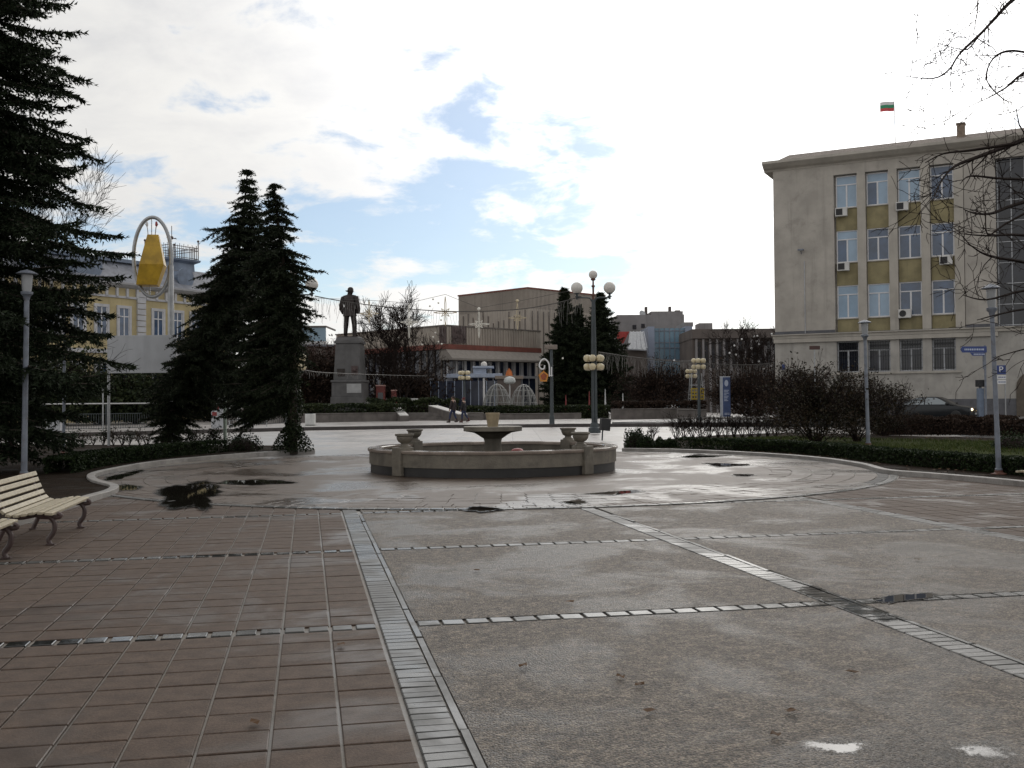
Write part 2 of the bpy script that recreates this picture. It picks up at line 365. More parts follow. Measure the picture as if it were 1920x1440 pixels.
# round court: smooth inner disc, ring of radial slabs, border strip
def ring_sheet(name, r0, r1, z, m, n=128):
    mb = MB(); vs = []
    for k in range(n):
        t = 2*PI*k/n
        for r in (r0, r1): vs.append((CC.x+r*math.cos(t), CC.y+r*math.sin(t), z))
    mb.add(vs, [(2*k, 2*k+1, (2*k+3) % (2*n), (2*k+2) % (2*n)) for k in range(n)]); return tag(mb.build(name, m), kind='structure')
ring_sheet('court_floor', .5, 6.2, .012, M_court)
ring_sheet('court_joint_bed', 6.15, CR, .004, M_mort)
cells = []
for j, (r0, r1) in enumerate(((6.2, 6.62), (6.62, 7.04), (7.04, 7.46), (7.46, 7.88), (7.88, 8.3), (8.3, 8.52))):
    if j == 5: ring_cells, cells = cells, []
    n = int(2*PI*r1/(.42 if j < 5 else .2))
    for k in range(n):
        a, b = 2*PI*(k+.5*(j % 2))/n, 2*PI*(k+1+.5*(j % 2))/n
        cells.append([CC+Vector((r*math.cos(t), r*math.sin(t))) for r, t in ((r0, a), (r1, a), (r1, b), (r0, b))])
dark = [q for q in cells if -.62 < math.atan2((q[0]-CC).y, (q[0]-CC).x) < .42]; ring_cells += [q for q in cells if q not in dark]
tag(slab_mesh(ring_cells, .016, .012, .008, .02, rnd).build('court_ring_paving', M_court, recalc=False), kind='structure')
tag(slab_mesh(dark, .014, .008, .004, .02, rnd).build('court_drain_strip', mat('drain_strip', (.022, .02, .019), .6, bump=.4), recalc=False), kind='structure')
cells = []
n = 270
for k in range(n):
    a, b = 2*PI*k/n, 2*PI*(k+1)/n
    cells.append([CC+Vector((r*math.cos(t), r*math.sin(t))) for r, t in ((8.53, a), (8.69, a), (8.69, b), (8.53, b))])
tag(slab_mesh(cells, .017, .012, .010, .02, rnd).build('court_border', M_band, recalc=False), kind='structure')

# planting beds, kerbs
def smooth_poly(pts, n=4):
    out = []
    for i in range(len(pts)-1):
        p0, p1, p2, p3 = pts[max(i-1, 0)], pts[i], pts[i+1], pts[min(i+2, len(pts)-1)]
        for k in range(n):
            t = k/n; out.append(.5*((2*p1)+(p2-p0)*t+(2*p0-5*p1+4*p2-p3)*t*t+(3*p1-p0-3*p2+p3)*t**3))
    return out+[pts[-1]]
def strip_solid(pts, w, z0, z1):
    mb = MB(); N = len(pts); L = []
    for i, p in enumerate(pts):
        d = (pts[min(i+1, N-1)]-pts[max(i-1, 0)]); d.z = 0; d.normalize(); nrm_ = Vector((-d.y, d.x, 0)); L.append((p+nrm_*w/2, p-nrm_*w/2))
    for i in range(N-1):
        (a, b), (c, d) = L[i], L[i+1]
        vs = [Vector((q.x, q.y, z)) for z in (z0, z1) for q in (a, b, d, c)]
        fs = [(4, 5, 6, 7), (0, 4, 7, 3), (1, 2, 6, 5)]
        if i == 0: fs.append((0, 1, 5, 4))
        if i == N-2: fs.append((3, 7, 6, 2))
        mb.add(vs, fs)
    return mb
KL = smooth_poly([G(*p) for p in ((588, 848), (480, 854), (360, 864), (280, 873), (205, 887), (172, 897), (178, 908), (212, 918), (206, 928), (160, 942), (60, 975), (-80, 1020))], 5)
KR = smooth_poly([G(*p) for p in ((1168, 846), (1300, 849), (1450, 857), (1550, 866), (1620, 877), (1665, 889), (1760, 897), (1920, 912), (2200, 945))], 5)
tag(strip_solid(KL, .16, -.05, .10).build('kerb', M_kerb, bevel=.012), kind='structure')
tag(strip_solid(KR, .16, -.05, .10).build('kerb', M_kerb, bevel=.012), kind='structure')
bedL = KL+[Vector((-14, 6, 0)), Vector((-40, 6, 0)), Vector((-40, 40, 0)), G(0, 836), G(300, 837), G(520, 838)]
sheet('flower_bed', bedL, .055, M_soil)
back_R = [G(1900, 826), G(1650, 818), G(1480, 813), G(1350, 818), G(1250, 826), G(1172, 836)]
bedR = KR+[Vector((24, 12, 0)), Vector((36, 30, 0)), Vector((34, 40, 0))]+back_R
sheet('flower_bed', bedR, .055, M_soil)
M_lawn = wet('lawn_turf', (.03, .045, .012), (.06, .07, .02), .8, .95, .7, 30, 1.0, lo=.5, hi=.7, bdist=.05, spec=.08)
lawn_pts = [G(1290, 836), G(1430, 843), G(1560, 850), G(1660, 858), G(1800, 868), G(1960, 876), Vector((26, 26, 0)), Vector((30, 40, 0)), G(1900, 832), G(1650, 826), G(1480, 822), G(1340, 826)]
sheet('lawn', lawn_pts, .062, M_lawn)
# raised terrace of the square, behind a low dark kerb
M_terr_edge = mat('terrace_edge', (.05, .042, .04), .5, bump=.3)
TE = [Vector(p) for p in ((-62, 40, 0), (-40, 45.5, 0), (-25, 52, 0), (-12.5, 62, 0), (-4, 65, 0), (4, 65, 0), (17, 62, 0), (23, 61, 0))]
tag(strip_solid(TE, .3, -.06, .16).build('terrace_kerb', M_terr_edge), kind='structure')
sheet('terrace', TE+[Vector((23, 130, 0)), Vector((-62, 130, 0))], .135, M_plaza)
# street along the office building
FO = frame_of(1447, 690, 74, R(-27.5))              # office facade plane
def OF(s, d, z=0.): c, n = math.cos(FO[2]), math.sin(FO[2]); return Vector((FO[0]+s*c-d*n, FO[1]+s*n+d*c, z))
M_walk = wet('pavement_slabs', (.14, .13, .125), (.22, .21, .2), .2, .5, .5, 30, .3)
SZ = .22; tag(strip_solid([OF(-7, -8.2), OF(44, -8.2)], 9.8, -.055, SZ).build('road', M_asph), kind='structure')
pv_ = strip_solid([OF(-6, -1.6), OF(40, -1.6)], 3.0, -.055, SZ+.13); tag(pv_.build('pavement', M_walk), kind='structure')
tag(strip_solid([OF(-6, -3.2), OF(40, -3.2)], .18, -.055, SZ+.135).build('kerb', M_kerb, bevel=.012), kind='structure')
# puddles
def puddle(pts, z=.02):
    g = [G(*p) for p in pts]; g = smooth_poly(g+[g[0]], 5)[:-1]; r = random.Random(len(pts)+int(pts[0][0])); cen = sum(g, Vector())/len(g)
    sc = max((q-cen).length for q in g); n = len(g); ph = [r.uniform(0, 7) for _ in range(4)]
    out = [q+(q-cen)*(.10*math.sin(2*PI*i/n*5+ph[0])+.08*math.sin(2*PI*i/n*9+ph[1])+.05*math.sin(2*PI*i/n*16+ph[2])+r.gauss(0, .02)) for i, q in enumerate(g)]
    rings = [(1.22, 0.), (1.05, .3), (.8, .75), (.4, 1.)]; mb = MB(); vs = [tuple(cen+(q-cen)*k_)[:2]+(z,) for k_, _ in rings for q in out]+[(cen.x, cen.y, z)]
    mb.add(vs, [(r_*n+i, r_*n+(i+1) % n, (r_+1)*n+(i+1) % n, (r_+1)*n+i) for r_ in range(3) for i in range(n)]+[(3*n+i, 3*n+(i+1) % n, 4*n) for i in range(n)])
    o = mb.build('puddle', M_water, recalc=False); at = o.data.attributes.new('film', 'FLOAT', 'POINT'); at.data.foreach_set('value', [w_ for _, w_ in rings for _q in range(n)]+[1.])
    return tag(o, kind='structure')
for pp in ([(292, 944), (304, 918), (345, 908), (405, 906), (410, 922), (398, 940), (386, 956), (330, 955)], [(400, 910), (420, 904), (490, 901), (560, 906), (490, 911)],
           [(190, 902), (215, 890), (275, 882), (240, 895), (215, 903)], [(208, 922), (218, 910), (262, 912), (256, 921)],
           [(1275, 860), (1300, 853), (1370, 855), (1330, 859)], [(1317, 869), (1390, 871), (1410, 874), (1345, 877)],
           [(1370, 891), (1400, 890), (1420, 893), (1385, 895)], [(1090, 928), (1180, 921), (1210, 923), (1150, 931)],
           [(1050, 943), (1090, 938), (1098, 946), (1070, 948)], [(870, 958), (890, 951), (945, 957), (900, 962)]):
    puddle(pp)
for pp in ([(1640, 1128), (1670, 1118), (1740, 1113), (1760, 1118), (1690, 1130), (1660, 1133)],):
    puddle(pp, .008)

# ------------------------------------------------------------------ vegetation builders
M_needle = leafmat('fir_needles', (.012, .018, .010), (.030, .042, .022), .65, 1.3)
M_needle2 = leafmat('spruce_needles', (.014, .019, .011), (.032, .042, .022), .65, .9)
M_bark = mat('bark', (.05, .038, .03), .9, bump=.6, bs=25)
M_twig = mat('twig_bark', (.022, .016, .014), .9, spec=.1)
M_ivy = leafmat('ivy_leaves', (.010, .016, .008), (.028, .038, .016), .45, 3)
M_box = leafmat('boxwood_leaves', (.009, .016, .006), (.024, .038, .013), .5, 3)
M_jun = leafmat('clipped_hedge_leaves', (.016, .025, .012), (.04, .05, .02), .6, .6)
M_rust = leafmat('rusty_leaves', (.017, .018, .010), (.044, .030, .018), .6, 1.5)
M_brush = leafmat('brown_twigs', (.026, .017, .013), (.058, .038, .028), .8, .5)
M_grass = leafmat('grass_blades', (.035, .055, .012), (.075, .09, .025), .6, 1.2)

def interp(prof, z):
    for (a, *va), (b, *vb) in zip(prof, prof[1:]):
        if a <= z <= b: t = (z-a)/(b-a) if b > a else 0; return [x+(y-x)*t for x, y in zip(va, vb)]
    return list(prof[-1][1:]) if z > prof[-1][0] else list(prof[0][1:])
def conifer(name, label, base, prof, trunk, ts, seed, whorl=.28, nb=7, droop=.35, step=.11, blen=.55, m=None, rise=.15, extra=(), group=None, cat='conifer', ivy=None, fill=1.0, skip=0.):
    """prof: (z, cx, cy, r) crown axis offset and reach; trunk: (z, x, y, radius), both relative to base"""
    g = np.random.default_rng(seed); r_ = random.Random(seed)
    t = thing(name, label, cat, base, 0, group)
    MB().tube([(x, y, z) for z, x, y, r in trunk], [r for *_, r in trunk], 9).build('trunk', M_bark, t, True, recalc=False)
    segs = []; O = []; D = []; L = []
    z = prof[0][0]; br = []
    while z < prof[-1][0]:
        cx, cy, r = interp(prof, z)
        k = max(3, int(nb*(.6+.4*min(1, r))+.5)); a0 = r_.random()*7
        for i in range(k):
            if r_.random() < skip*(1+.7*math.sin(z*2.7+i*6.28/k*2)): continue
            br.append((z+r_.gauss(0, .17)*whorl, cx, cy, a0+2*PI*i/k+r_.uniform(-.35, .35), r*r_.choice((.4, .65, .85, 1.0, 1.1, 1.28))))
        z += whorl*r_.uniform(.8, 1.2)
    br += list(extra)
    for z, cx, cy, a, Lb in br:
        tx, ty, _ = interp([(q[0], q[1], q[2], q[3]) for q in trunk], z)
        p0 = np.array((tx, ty, z)); end = np.array((cx+Lb*math.cos(a), cy+Lb*math.sin(a), z))
        Lr = float(np.linalg.norm(end-p0)); ns = max(3, int(Lr/step)); up = r_.uniform(.05, .25); dr = droop*r_.uniform(.7, 1.3)
        pts = []
        for q in range(ns+1):
            s = q/ns; h = Lr*(rise*s-dr*s*s+up*s**4)
            pts.append(p0+(end-p0)*s+np.array((r_.gauss(0, .015)*s, r_.gauss(0, .015)*s, h)))
        st = max(1, ns//5)
        idx = list(range(0, ns+1, st)); idx[-1] = ns
        for a_, b_ in zip(idx, idx[1:]): segs.append((pts[a_], pts[b_], .012+.012*Lr*(1-a_/ns), .008+.012*Lr*(1-b_/ns)))
        for q in range(1, ns+1):
            s = q/ns
            if s < .12 and Lr > 1.2: continue
            if r_.random() > fill: continue
            d = unit(pts[q]-pts[q-1]); sd_ = unit(np.cross(d, (0, 0, 1.))); l0 = min(blen, .12+.45*Lr*(1.05-s))*r_.uniform(.6, 1.1)
            for sg in (-1, 1):
                O.append(pts[q]); D.append(unit(d*.75+sd_*sg*r_.uniform(.5, 1.)+np.array((0, 0, r_.uniform(-.5, .12))))); L.append(l0)
            if r_.random() < .6: O.append(pts[q]); D.append(unit(d*.5+sd_*r_.uniform(-.6, .6)+np.array((0, 0, -.9)))); L.append(l0*.7)
            if q == ns: O.append(pts[q]); D.append(d); L.append(.16+ts)
    O = np.array(O); D = np.array(D); L = np.array(L)
    n = np.maximum(2, (L/(ts*.62)).astype(int)); rep = np.repeat(np.arange(len(L)), n)
    pos = np.concatenate([np.arange(k)/k for k in n]); o = O[rep]+D[rep]*(pos*L[rep])[:, None]; o[:, 2] -= .25*(pos*L[rep])**2/np.maximum(L[rep], .1)
    d = D[rep]; tri = []
    taper = (1.1-.55*pos)[:, None]*ts
    for q in range(3):
        rv = g.normal(size=d.shape); pr = unit(np.cross(d, rv))
        dd = unit(d*.8+pr*.75); w_ = unit(np.cross(dd, g.normal(size=d.shape)))
        tri.append(np.stack([o-d*ts*.25-w_*taper*.16, o+w_*taper*.22, o+dd*taper*g.uniform(.7, 1.2, (len(d), 1))], 1))
    npmesh('foliage', np.concatenate(tri), 3, m or M_needle, t)
    segs_mesh('branches', segs, M_bark, t, n=4)
    if ivy:
        V = []
        for (z0, z1, r0, r1, cnt) in ivy:
            zz_ = g.uniform(z0, z1, cnt); a = g.uniform(0, 2*PI, cnt); f = (zz_-z0)/(z1-z0); rr = (r0+(r1-r0)*f)*np.sqrt(g.uniform(.15, 1.25, cnt))*(1+.25*np.sin(zz_*5+a*2))
            tt = np.array([interp([(q[0], q[1], q[2]) for q in trunk], q_) for q_ in zz_])
            V.append(np.stack([tt[:, 0]+rr*np.cos(a), tt[:, 1]+rr*np.sin(a), zz_], 1))
        V = np.concatenate(V); npmesh('ivy', leafquads(V, .075, g), 4, M_ivy, t)
    return t
def leafquads(V, s, g, flat=0.):
    N = len(V); a = unit(g.normal(size=(N, 3))); b = unit(np.cross(a, g.normal(size=(N, 3))))
    if flat: a[:, 2] *= 1-flat; b[:, 2] *= 1-flat
    k = s*g.uniform(.55, 1.15, (N, 1))
    return np.stack([V-a*k*.6, V+b*k*.35, V+a*k*.6, V-b*k*.35], 1)
def grow(segs, p, d, L, r, lev, rg, spread=.7, kids=(4, 6), up=.12, rmin=.006, wig=.16, tips=None):
    n = 4 if lev > 0 else 3; st = []
    for i in range(n):
        d = (d+Vector((rg.gauss(0, wig), rg.gauss(0, wig), rg.gauss(0, wig)+up*.5))).normalized(); q = p+d*L/n
        ra, rb = r*(1-.6*i/n), r*(1-.6*(i+1)/n); segs.append((tuple(p), tuple(q), max(ra, rmin), max(rb, rmin*.8))); p = q; st.append((p.copy(), d.copy(), rb))
    if tips is not None and lev <= 1: tips.append(tuple(p))
    if lev <= 0: return
    for k in range(rg.randint(*kids)):
        q, dd, rr = st[min(n-1, int(rg.uniform(.25, 1.0)*n))]
        a = rg.uniform(0, 2*PI); o = dd.orthogonal().normalized(); o = Matrix.Rotation(a, 3, dd) @ o
        grow(segs, q, (dd+o*rg.uniform(.6, 1.3)*spread).normalized(), L*rg.uniform(.45, .75), rr*rg.uniform(.45, .7), lev-1, rg, spread, kids, up, rmin, wig, tips)
def bare_tree(name, label, base, H, seed, stems=3, lev=4, spread=.6, r0=None, rmin=.012, group=None, m=None, kids=(4, 6), lean=(0, 0), up=.15):
    rg = random.Random(seed); t = thing(name, label, 'tree', base, 0, group); ts_, cs = [], []
    r0 = r0 or H*.018
    for s in range(stems):
        a = 2*PI*s/stems+rg.uniform(-.5, .5); d = Vector((math.cos(a)*.28+lean[0], math.sin(a)*.28+lean[1], 1)).normalized()
        p = Vector((math.cos(a)*.08*(stems > 1), math.sin(a)*.08*(stems > 1), -.05)); q = p
        for i in range(4):
            q2 = q+d*H*.085; ts_.append((tuple(q), tuple(q2), r0*(1-.1*i), r0*(1-.1*(i+1)))); q = q2; d = (d+Vector((rg.gauss(0, .08), rg.gauss(0, .08), .05))).normalized()
            if i > 1:
                for k in range(2):
                    o = Matrix.Rotation(rg.uniform(0, 7), 3, d) @ d.orthogonal().normalized()
                    grow(cs, q, (d+o*spread*1.5).normalized(), H*.3, r0*.45, lev-1, rg, spread, kids, up, rmin)
        grow(cs, q, d, H*.42, r0*.6, lev, rg, spread, kids, up, rmin)
    segs_mesh('trunk', ts_, m or M_twig, t, n=8); segs_mesh('crown', cs, m or M_twig, t, n=3); return t
def shrub(name, label, base, rx, ry, H, nst, nleaf, lsize, seed, lm, lev=2, group=None, cat='shrub', z0=.15, rmin=.006, twm=None, dens=None):
    rg = random.Random(seed); g = np.random.default_rng(seed); t = thing(name, label, cat, base, 0, group); segs = []; tips = []
    for i in range(nst):
        a = rg.uniform(0, 2*PI); rr = rg.uniform(0, .25)
        d = Vector((math.cos(a)*rx*rg.uniform(.1, 1.), math.sin(a)*ry*rg.uniform(.1, 1.), H*rg.uniform(.6, 1.))); L = d.length*.8
        grow(segs, Vector((math.cos(a)*rr*rx*.5, math.sin(a)*rr*ry*.5, 0)), d.normalized(), L, .012+.006*H, lev, rg, .55, (3, 5), .05, rmin, .12, tips)
    segs_mesh('stems', segs, twm or M_twig, t, n=3)
    if nleaf:
        T = np.array(tips); T = T[g.integers(0, len(T), int(nleaf*.6))]+g.normal(0, .09*H**.5, (int(nleaf*.6), 3))
        k = nleaf-len(T); u = unit(g.normal(size=(k, 3))); rr = g.uniform(.2, 1, (k, 1))**.45
        B = u*rr*np.array([[rx, ry, H*.46]])+np.array([[0, 0, H*.52]]); B += g.normal(0, .08, B.shape)
        V = np.concatenate([T, B]); V = V[V[:, 2] > z0]; npmesh('leaves', leafquads(V, lsize, g), 4, lm, t)
    return t
def hedge(name, label, pts, w_, h, per_m, ls, seed, m, z=.05, cat='hedge', group=None, wob=.12):
    g = np.random.default_rng(seed); pts = [Vector(p) for p in pts]; V = []; base = pts[len(pts)//2].copy(); base.z = z
    core = MB()
    for a, b in zip(pts, pts[1:]):
        L = (b-a).length; n = int(per_m*2.2*L); d = np.array((b-a).normalized()); s = np.array((-d[1], d[0], 0))
        t = g.uniform(0, L, n); u, vv = g.uniform(-1, 1, n), g.uniform(0, 1, n); k = g.integers(0, 3, n)      # three faces
        u = np.where(k == 0, np.sign(u)*g.uniform(.75, 1.05, n), u); vv = np.where(k > 0, g.uniform(.86, 1.05, n), vv)
        bul = 1+wob*np.sin(t*2.3+seed)+wob*.6*np.sin(t*5.1+2*seed)+wob*.4*np.sin(t*11.)
        V.append(np.array(a)*[1, 1, 0]+t[:, None]*d+s*(u*w_/2*bul)[:, None]+np.stack([np.zeros(n), np.zeros(n), z+vv*h*(1+.6*(bul-1))], 1))
    pp = [Vector((p.x, p.y, 0)) for p in pts]
    o = npmesh(name, leafquads(np.concatenate(V), ls, g), 4, m, None, tuple(base)); o.location = base; tag(o, label, cat, group)
    c = strip_solid([p-Vector((base.x, base.y, 0)) for p in pp][3:-3] if len(pp) > 8 else [p-Vector((base.x, base.y, 0)) for p in pp], w_*.5, 0, h*.62).build('inner_twigs', M_twig, o)
    return o
def mound(name, label, base, rx, H, n, ls, seed, m, cat='shrub', group=None):
    g = np.random.default_rng(seed); u = unit(g.normal(size=(n, 3))); u[:, 2] = np.abs(u[:, 2]); rr = g.uniform(.3, 1, (n, 1))**.3
    lump = 1+.14*np.sin(u[:, :1]*7+seed)+.12*np.sin(u[:, 1:2]*9+2)
    V = u*rr*lump*np.array([[rx, rx, H]])
    o = npmesh(name, leafquads(V, ls, g), 4, m); o.location = base; tag(o, label, cat, group)
    MB().lathe([(rx*.72, 0), (rx*.66, H*.35), (rx*.42, H*.62), (.01, H*.74)], 10).build('inner_twigs', M_twig, o, recalc=False)
    return o

# ------------------------------------------------------------------ conifers
FB = P(-95, 800, 23.5); FB.z = 0.05
def zat(x, y, Y): return P(x, y, Y).z
fz = lambda y: zat(0, y, 23.5)
conifer('fir_tree', 'huge dark fir overhanging the left edge behind the bench', FB,
[(fz(830), 0, 0, 2.1), (fz(790), 0, 0, 2.5), (fz(760), 0, 0, 2.6), (fz(700), 0, 0, 3.3), (fz(620), 0, 0, 3.65), (fz(560), 0, 0, 3.3), (fz(520), 0, 0, 2.8), (fz(440), 0, 0, 3.05), (fz(360), 0, 0, 2.6), (fz(220), 0, 0, 2.5), (fz(80), 0, 0, 2.25), (fz(0), 0, 0, 2.1), (fz(-250), 0, 0, 1.2), (fz(-420), 0, 0, .15)],
        [(-.1, 0, 0, .26), (2, .03, 0, .23), (8, 0, .05, .13), (14.5, 0, 0, .02)], skip=.12, ts=.135, seed=3, whorl=.40, nb=17, droop=.34, step=.085, blen=.66, rise=.05)
YA = 36.0
def axis(px, Y, rows, base):
    out = []
    for y, x, r in rows: p = P(x, y, Y); out.append((p.z-base.z, p.x-base.x, 0, r*Y/FPX))
    return sorted(out)
BA = P(308, 836, YA); BA.z = .05
pa = axis(0, YA, ((832, 312, 16), (800, 322, 30), (760, 338, 54), (700, 368, 74), (660, 392, 74), (600, 420, 72), (545, 438, 70), (500, 452, 62), (470, 457, 52), (445, 463, 42), (420, 465, 34), (390, 465, 25), (370, 464, 16), (345, 464, 9), (318, 464, 3)), BA)
ta = axis(0, YA, ((840, 308, 9), (760, 330, 8), (660, 378, 7), (545, 430, 5), (430, 455, 3), (318, 464, 1)), BA)
zz1 = P(400, 432, YA).z-BA.z
conifer('leaning_spruce', 'dark spruce leaning to the right with its skirt down to the ground', BA, pa, ta, .105, 11, whorl=.26, nb=27, droop=.5, step=.075, blen=.42, m=M_needle2, rise=.12,
        extra=[(zz1+.15, P(455, 430, YA).x-BA.x, 0, PI+.1, 1.3), (zz1+.05, P(455, 430, YA).x-BA.x, 0, PI-.25, 1.1), (zz1+.1, P(455, 430, YA).x-BA.x, 0, PI+.35, 1.2)], skip=.21)
YB = 32.5
BBs = P(549, 849, YB); BBs.z = .05
pb = axis(0, YB, ((768, 462, 22), (745, 470, 48), (700, 488, 68), (650, 502, 68), (600, 510, 68), (560, 512, 66), (500, 514, 54), (460, 516, 42), (430, 517, 34), (400, 515, 26), (375, 515, 14), (345, 514, 6)), BBs)
tb = axis(0, YB, ((852, 549, 9), (760, 549, 8), (650, 548, 7), (560, 540, 5), (430, 522, 3), (345, 514, 1)), BBs)
hz = lambda y: zat(549, y, YB)-.05
conifer('ivy_clad_spruce', 'dark spruce with a straight ivy-wrapped trunk at the bed corner', BBs, pb, tb, .105, 23, whorl=.26, nb=23, droop=.5, step=.075, blen=.4, m=M_needle2, rise=.12,
        extra=[(hz(500), 0, 0, .1, .9), (hz(505), 0, 0, -.2, .7)], skip=.22,
        ivy=[(0, hz(800), .5, .30, 2600), (hz(810), hz(640), .28, .26, 4200), (hz(650), hz(560), .25, .3, 1800)])
YC = 118.
for (x, ytop, wpx, yb, sd_, lb) in ((1060, 538, 40, 752, 31, 'tall dark spruce nearest the theatre'), (1087, 566, 34, 752, 33, 'shorter dark spruce in the middle of the three'), (1128, 548, 55, 752, 35, 'broad dark spruce beside the globe lamp')):
    b = P(x, yb, YC+(5 if sd_ == 33 else 0)); b.z = .1; Hh = zat(x, ytop, YC)-.1; wr = wpx*YC/FPX
    conifer('spruce_tree', lb, b, [(.6, 0, 0, wr*1.05), (Hh*.3, 0, 0, wr*1.0), (Hh*.55, 0, 0, wr*.72), (Hh*.8, 0, 0, wr*.33), (Hh, 0, 0, .1)], [(0, 0, 0, .2), (Hh*.7, 0, 0, .1), (Hh, 0, 0, .02)],
            .36, sd_, whorl=.3, nb=12, droop=.25, step=.25, blen=1.1, m=M_needle2, rise=.1, group='spruces beside the theatre')

# ------------------------------------------------------------------ bare trees
def at0(x, y, Y, z=.1): p = P(x, y, Y); p.z = z; return p
bare_tree('bare_tree', 'bare many-stemmed tree with open crown in front of the theatre', at0(748, 750, 98), 9.6, 6, 4, 4, .62, .17, .016)
bare_tree('bare_tree', 'thin bare tree close behind the statue pedestal', at0(722, 750, 106), 7.0, 9, 2, 4, .6, .12, .016)
bare_tree('bare_tree', 'bare tree rising behind the big fir, only twigs showing', at0(30, 800, 31), 7.2, 14, 2, 4, .6, .09, .005, lean=(.16, 0))
bare_tree('bare_tree', 'bare sapling in front of the brown long building', at0(1425, 755, 92), 7.6, 19, 3, 4, .6, .08, .014)
bare_tree('bare_tree', 'bare tree with reddish twigs left of the statue', at0(600, 752, 110), 7.2, 27, 4, 4, .6, .1, .016, m=mat('red_twigs', (.075, .04, .033), .9))
bare_tree('bare_tree', 'low bare reddish tree beside the ivy-clad trunk', at0(625, 752, 106), 5.2, 29, 4, 4, .6, .08, .016, m=MATS['red_twigs'])
# tree just outside the frame on the right: its limbs reach in
tr = thing('plane_tree', 'bare tree whose twigs hang in from the upper right edge', 'tree', at0(2260, 900, 18, .05))
o_ = Vector(tr.location); rg = random.Random(77); tk, cr = [], []
tkp = [(2262, 905), (2255, 600), (2245, 300), (2225, 0), (2200, -300)]
tq = [P(x, y, 18) for x, y in tkp]; tq[0].z = 0
for i in range(4): tk.append((tuple(tq[i]-o_), tuple(tq[i+1]-o_), .19-.03*i, .16-.03*i))
def limb(px, Y0, Y1, r0, r1, lev=2, kid=.35, tl=1.0):
    n = len(px); q = [P(x, y, Y0+(Y1-Y0)*i/(n-1))-o_ for i, (x, y) in enumerate(px)]
    q = smooth_poly(q, 4); n = len(q)
    for i in range(n-1):
        a, b = r0+(r1-r0)*i/(n-1), r0+(r1-r0)*(i+1)/(n-1); cr.append((tuple(q[i]), tuple(q[i+1]), a, b))
        if i > 3 and rg.random() < kid:
            d = (q[i+1]-q[i]).normalized(); o = Matrix.Rotation(rg.uniform(0, 7), 3, d) @ d.orthogonal().normalized()
            grow(cr, q[i], (d+o*1.2).normalized(), tl*rg.uniform(.3, .8), max(.006, a*.4), lev, rg, .7, (1, 3), .04, .0045, .2)
for L_ in (([(2230, 60), (2080, -40), (1985, -55), (1905, -5), (1865, 35), (1840, 62), (1800, 100), (1780, 130), (1750, 147), (1697, 143)], 18, 15, .05, .005),
           ([(1835, 68), (1815, 92), (1790, 90), (1755, 80)], 15.6, 15.2, .014, .004), ([(1985, -55), (1880, -60), (1838, -10), (1832, 25), (1824, 72)], 16.8, 15.6, .02, .005),
           ([(2240, 220), (2080, 120), (1970, 110), (1915, 140), (1885, 165), (1850, 185)], 18, 14.5, .05, .006), ([(1970, 110), (1900, 95), (1862, 110), (1850, 150), (1880, 185), (1898, 192)], 16, 15, .022, .005),
           ([(2245, 300), (2090, 230), (1960, 250), (1900, 270), (1840, 292), (1790, 312), (1765, 340), (1748, 378)], 18, 15, .06, .007), ([(1900, 270), (1820, 282), (1770, 288), (1735, 305)], 15.6, 15.1, .025, .006),
           ([(2250, 380), (2080, 320), (1960, 335), (1880, 335), (1820, 330), (1800, 345)], 18, 15.5, .045, .006), ([(2252, 430), (2080, 370), (1965, 370), (1900, 385), (1860, 400), (1828, 400), (1806, 392)], 18, 15, .05, .006),
           ([(2252, 470), (2100, 440), (1980, 445), (1900, 440), (1850, 442), (1800, 438)], 18, 15.5, .045, .006), ([(1950, 385), (1885, 420), (1852, 440), (1848, 395)], 16, 15.4, .02, .006),
           ([(2255, 560), (2090, 500), (1980, 500), (1900, 488), (1850, 478), (1820, 460), (1808, 446)], 18, 15, .045, .006), ([(2255, 610), (2110, 560), (1990, 545), (1920, 545), (1850, 562), (1805, 553)], 18, 15.5, .04, .006),
           ([(2256, 650), (2100, 590), (1990, 575), (1920, 580), (1870, 590), (1832, 600)], 18, 15.8, .035, .006), ([(2257, 720), (2100, 670), (1990, 640), (1920, 655), (1872, 668)], 18, 16, .03, .005)):
    limb(*L_, kid=.65)
segs_mesh('trunk', tk, M_bark, tr, n=12); segs_mesh('crown', cr, M_twig, tr, n=4)

# ------------------------------------------------------------------ shrubs, hedges, small plants
shrub('large_shrub', 'big rusty-leaved shrub left of the slim lamp post', at0(1530, 836, 34.5, .05), 1.5, 1.4, 1.6, 34, 7000, .085, 41, M_rust, 3)
shrub('large_shrub', 'rusty-leaved shrub directly behind the slim lamp post', at0(1605, 828, 36.5, .05), 1.1, 1.05, 1.55, 24, 3900, .085, 42, M_rust, 3)
shrub('large_shrub', 'lower sprawling shrub right of the slim lamp post', at0(1655, 815, 42, .05), 1.0, 1.0, 1.45, 16, 2200, .08, 43, M_rust, 3)
shrub('large_shrub', 'tall brown shrub mass behind the blue information pillar', at0(1410, 775, 80, .05), 3.0, 2.4, 2.6, 40, 6500, .17, 44, M_brush, 3, rmin=.014)
shrub('large_shrub', 'brown shrub against the left corner of the office building', at0(1480, 775, 66, .05), 2.2, 2.0, 2.4, 30, 4800, .14, 45, M_brush, 3, rmin=.012)
shrub('round_shrub', 'rounded brown shrub below the glass-fronted building', at0(1232, 755, 97, .3), 2.7, 2.2, 3.0, 60, 11000, .15, 46, M_brush, 3, rmin=.014)
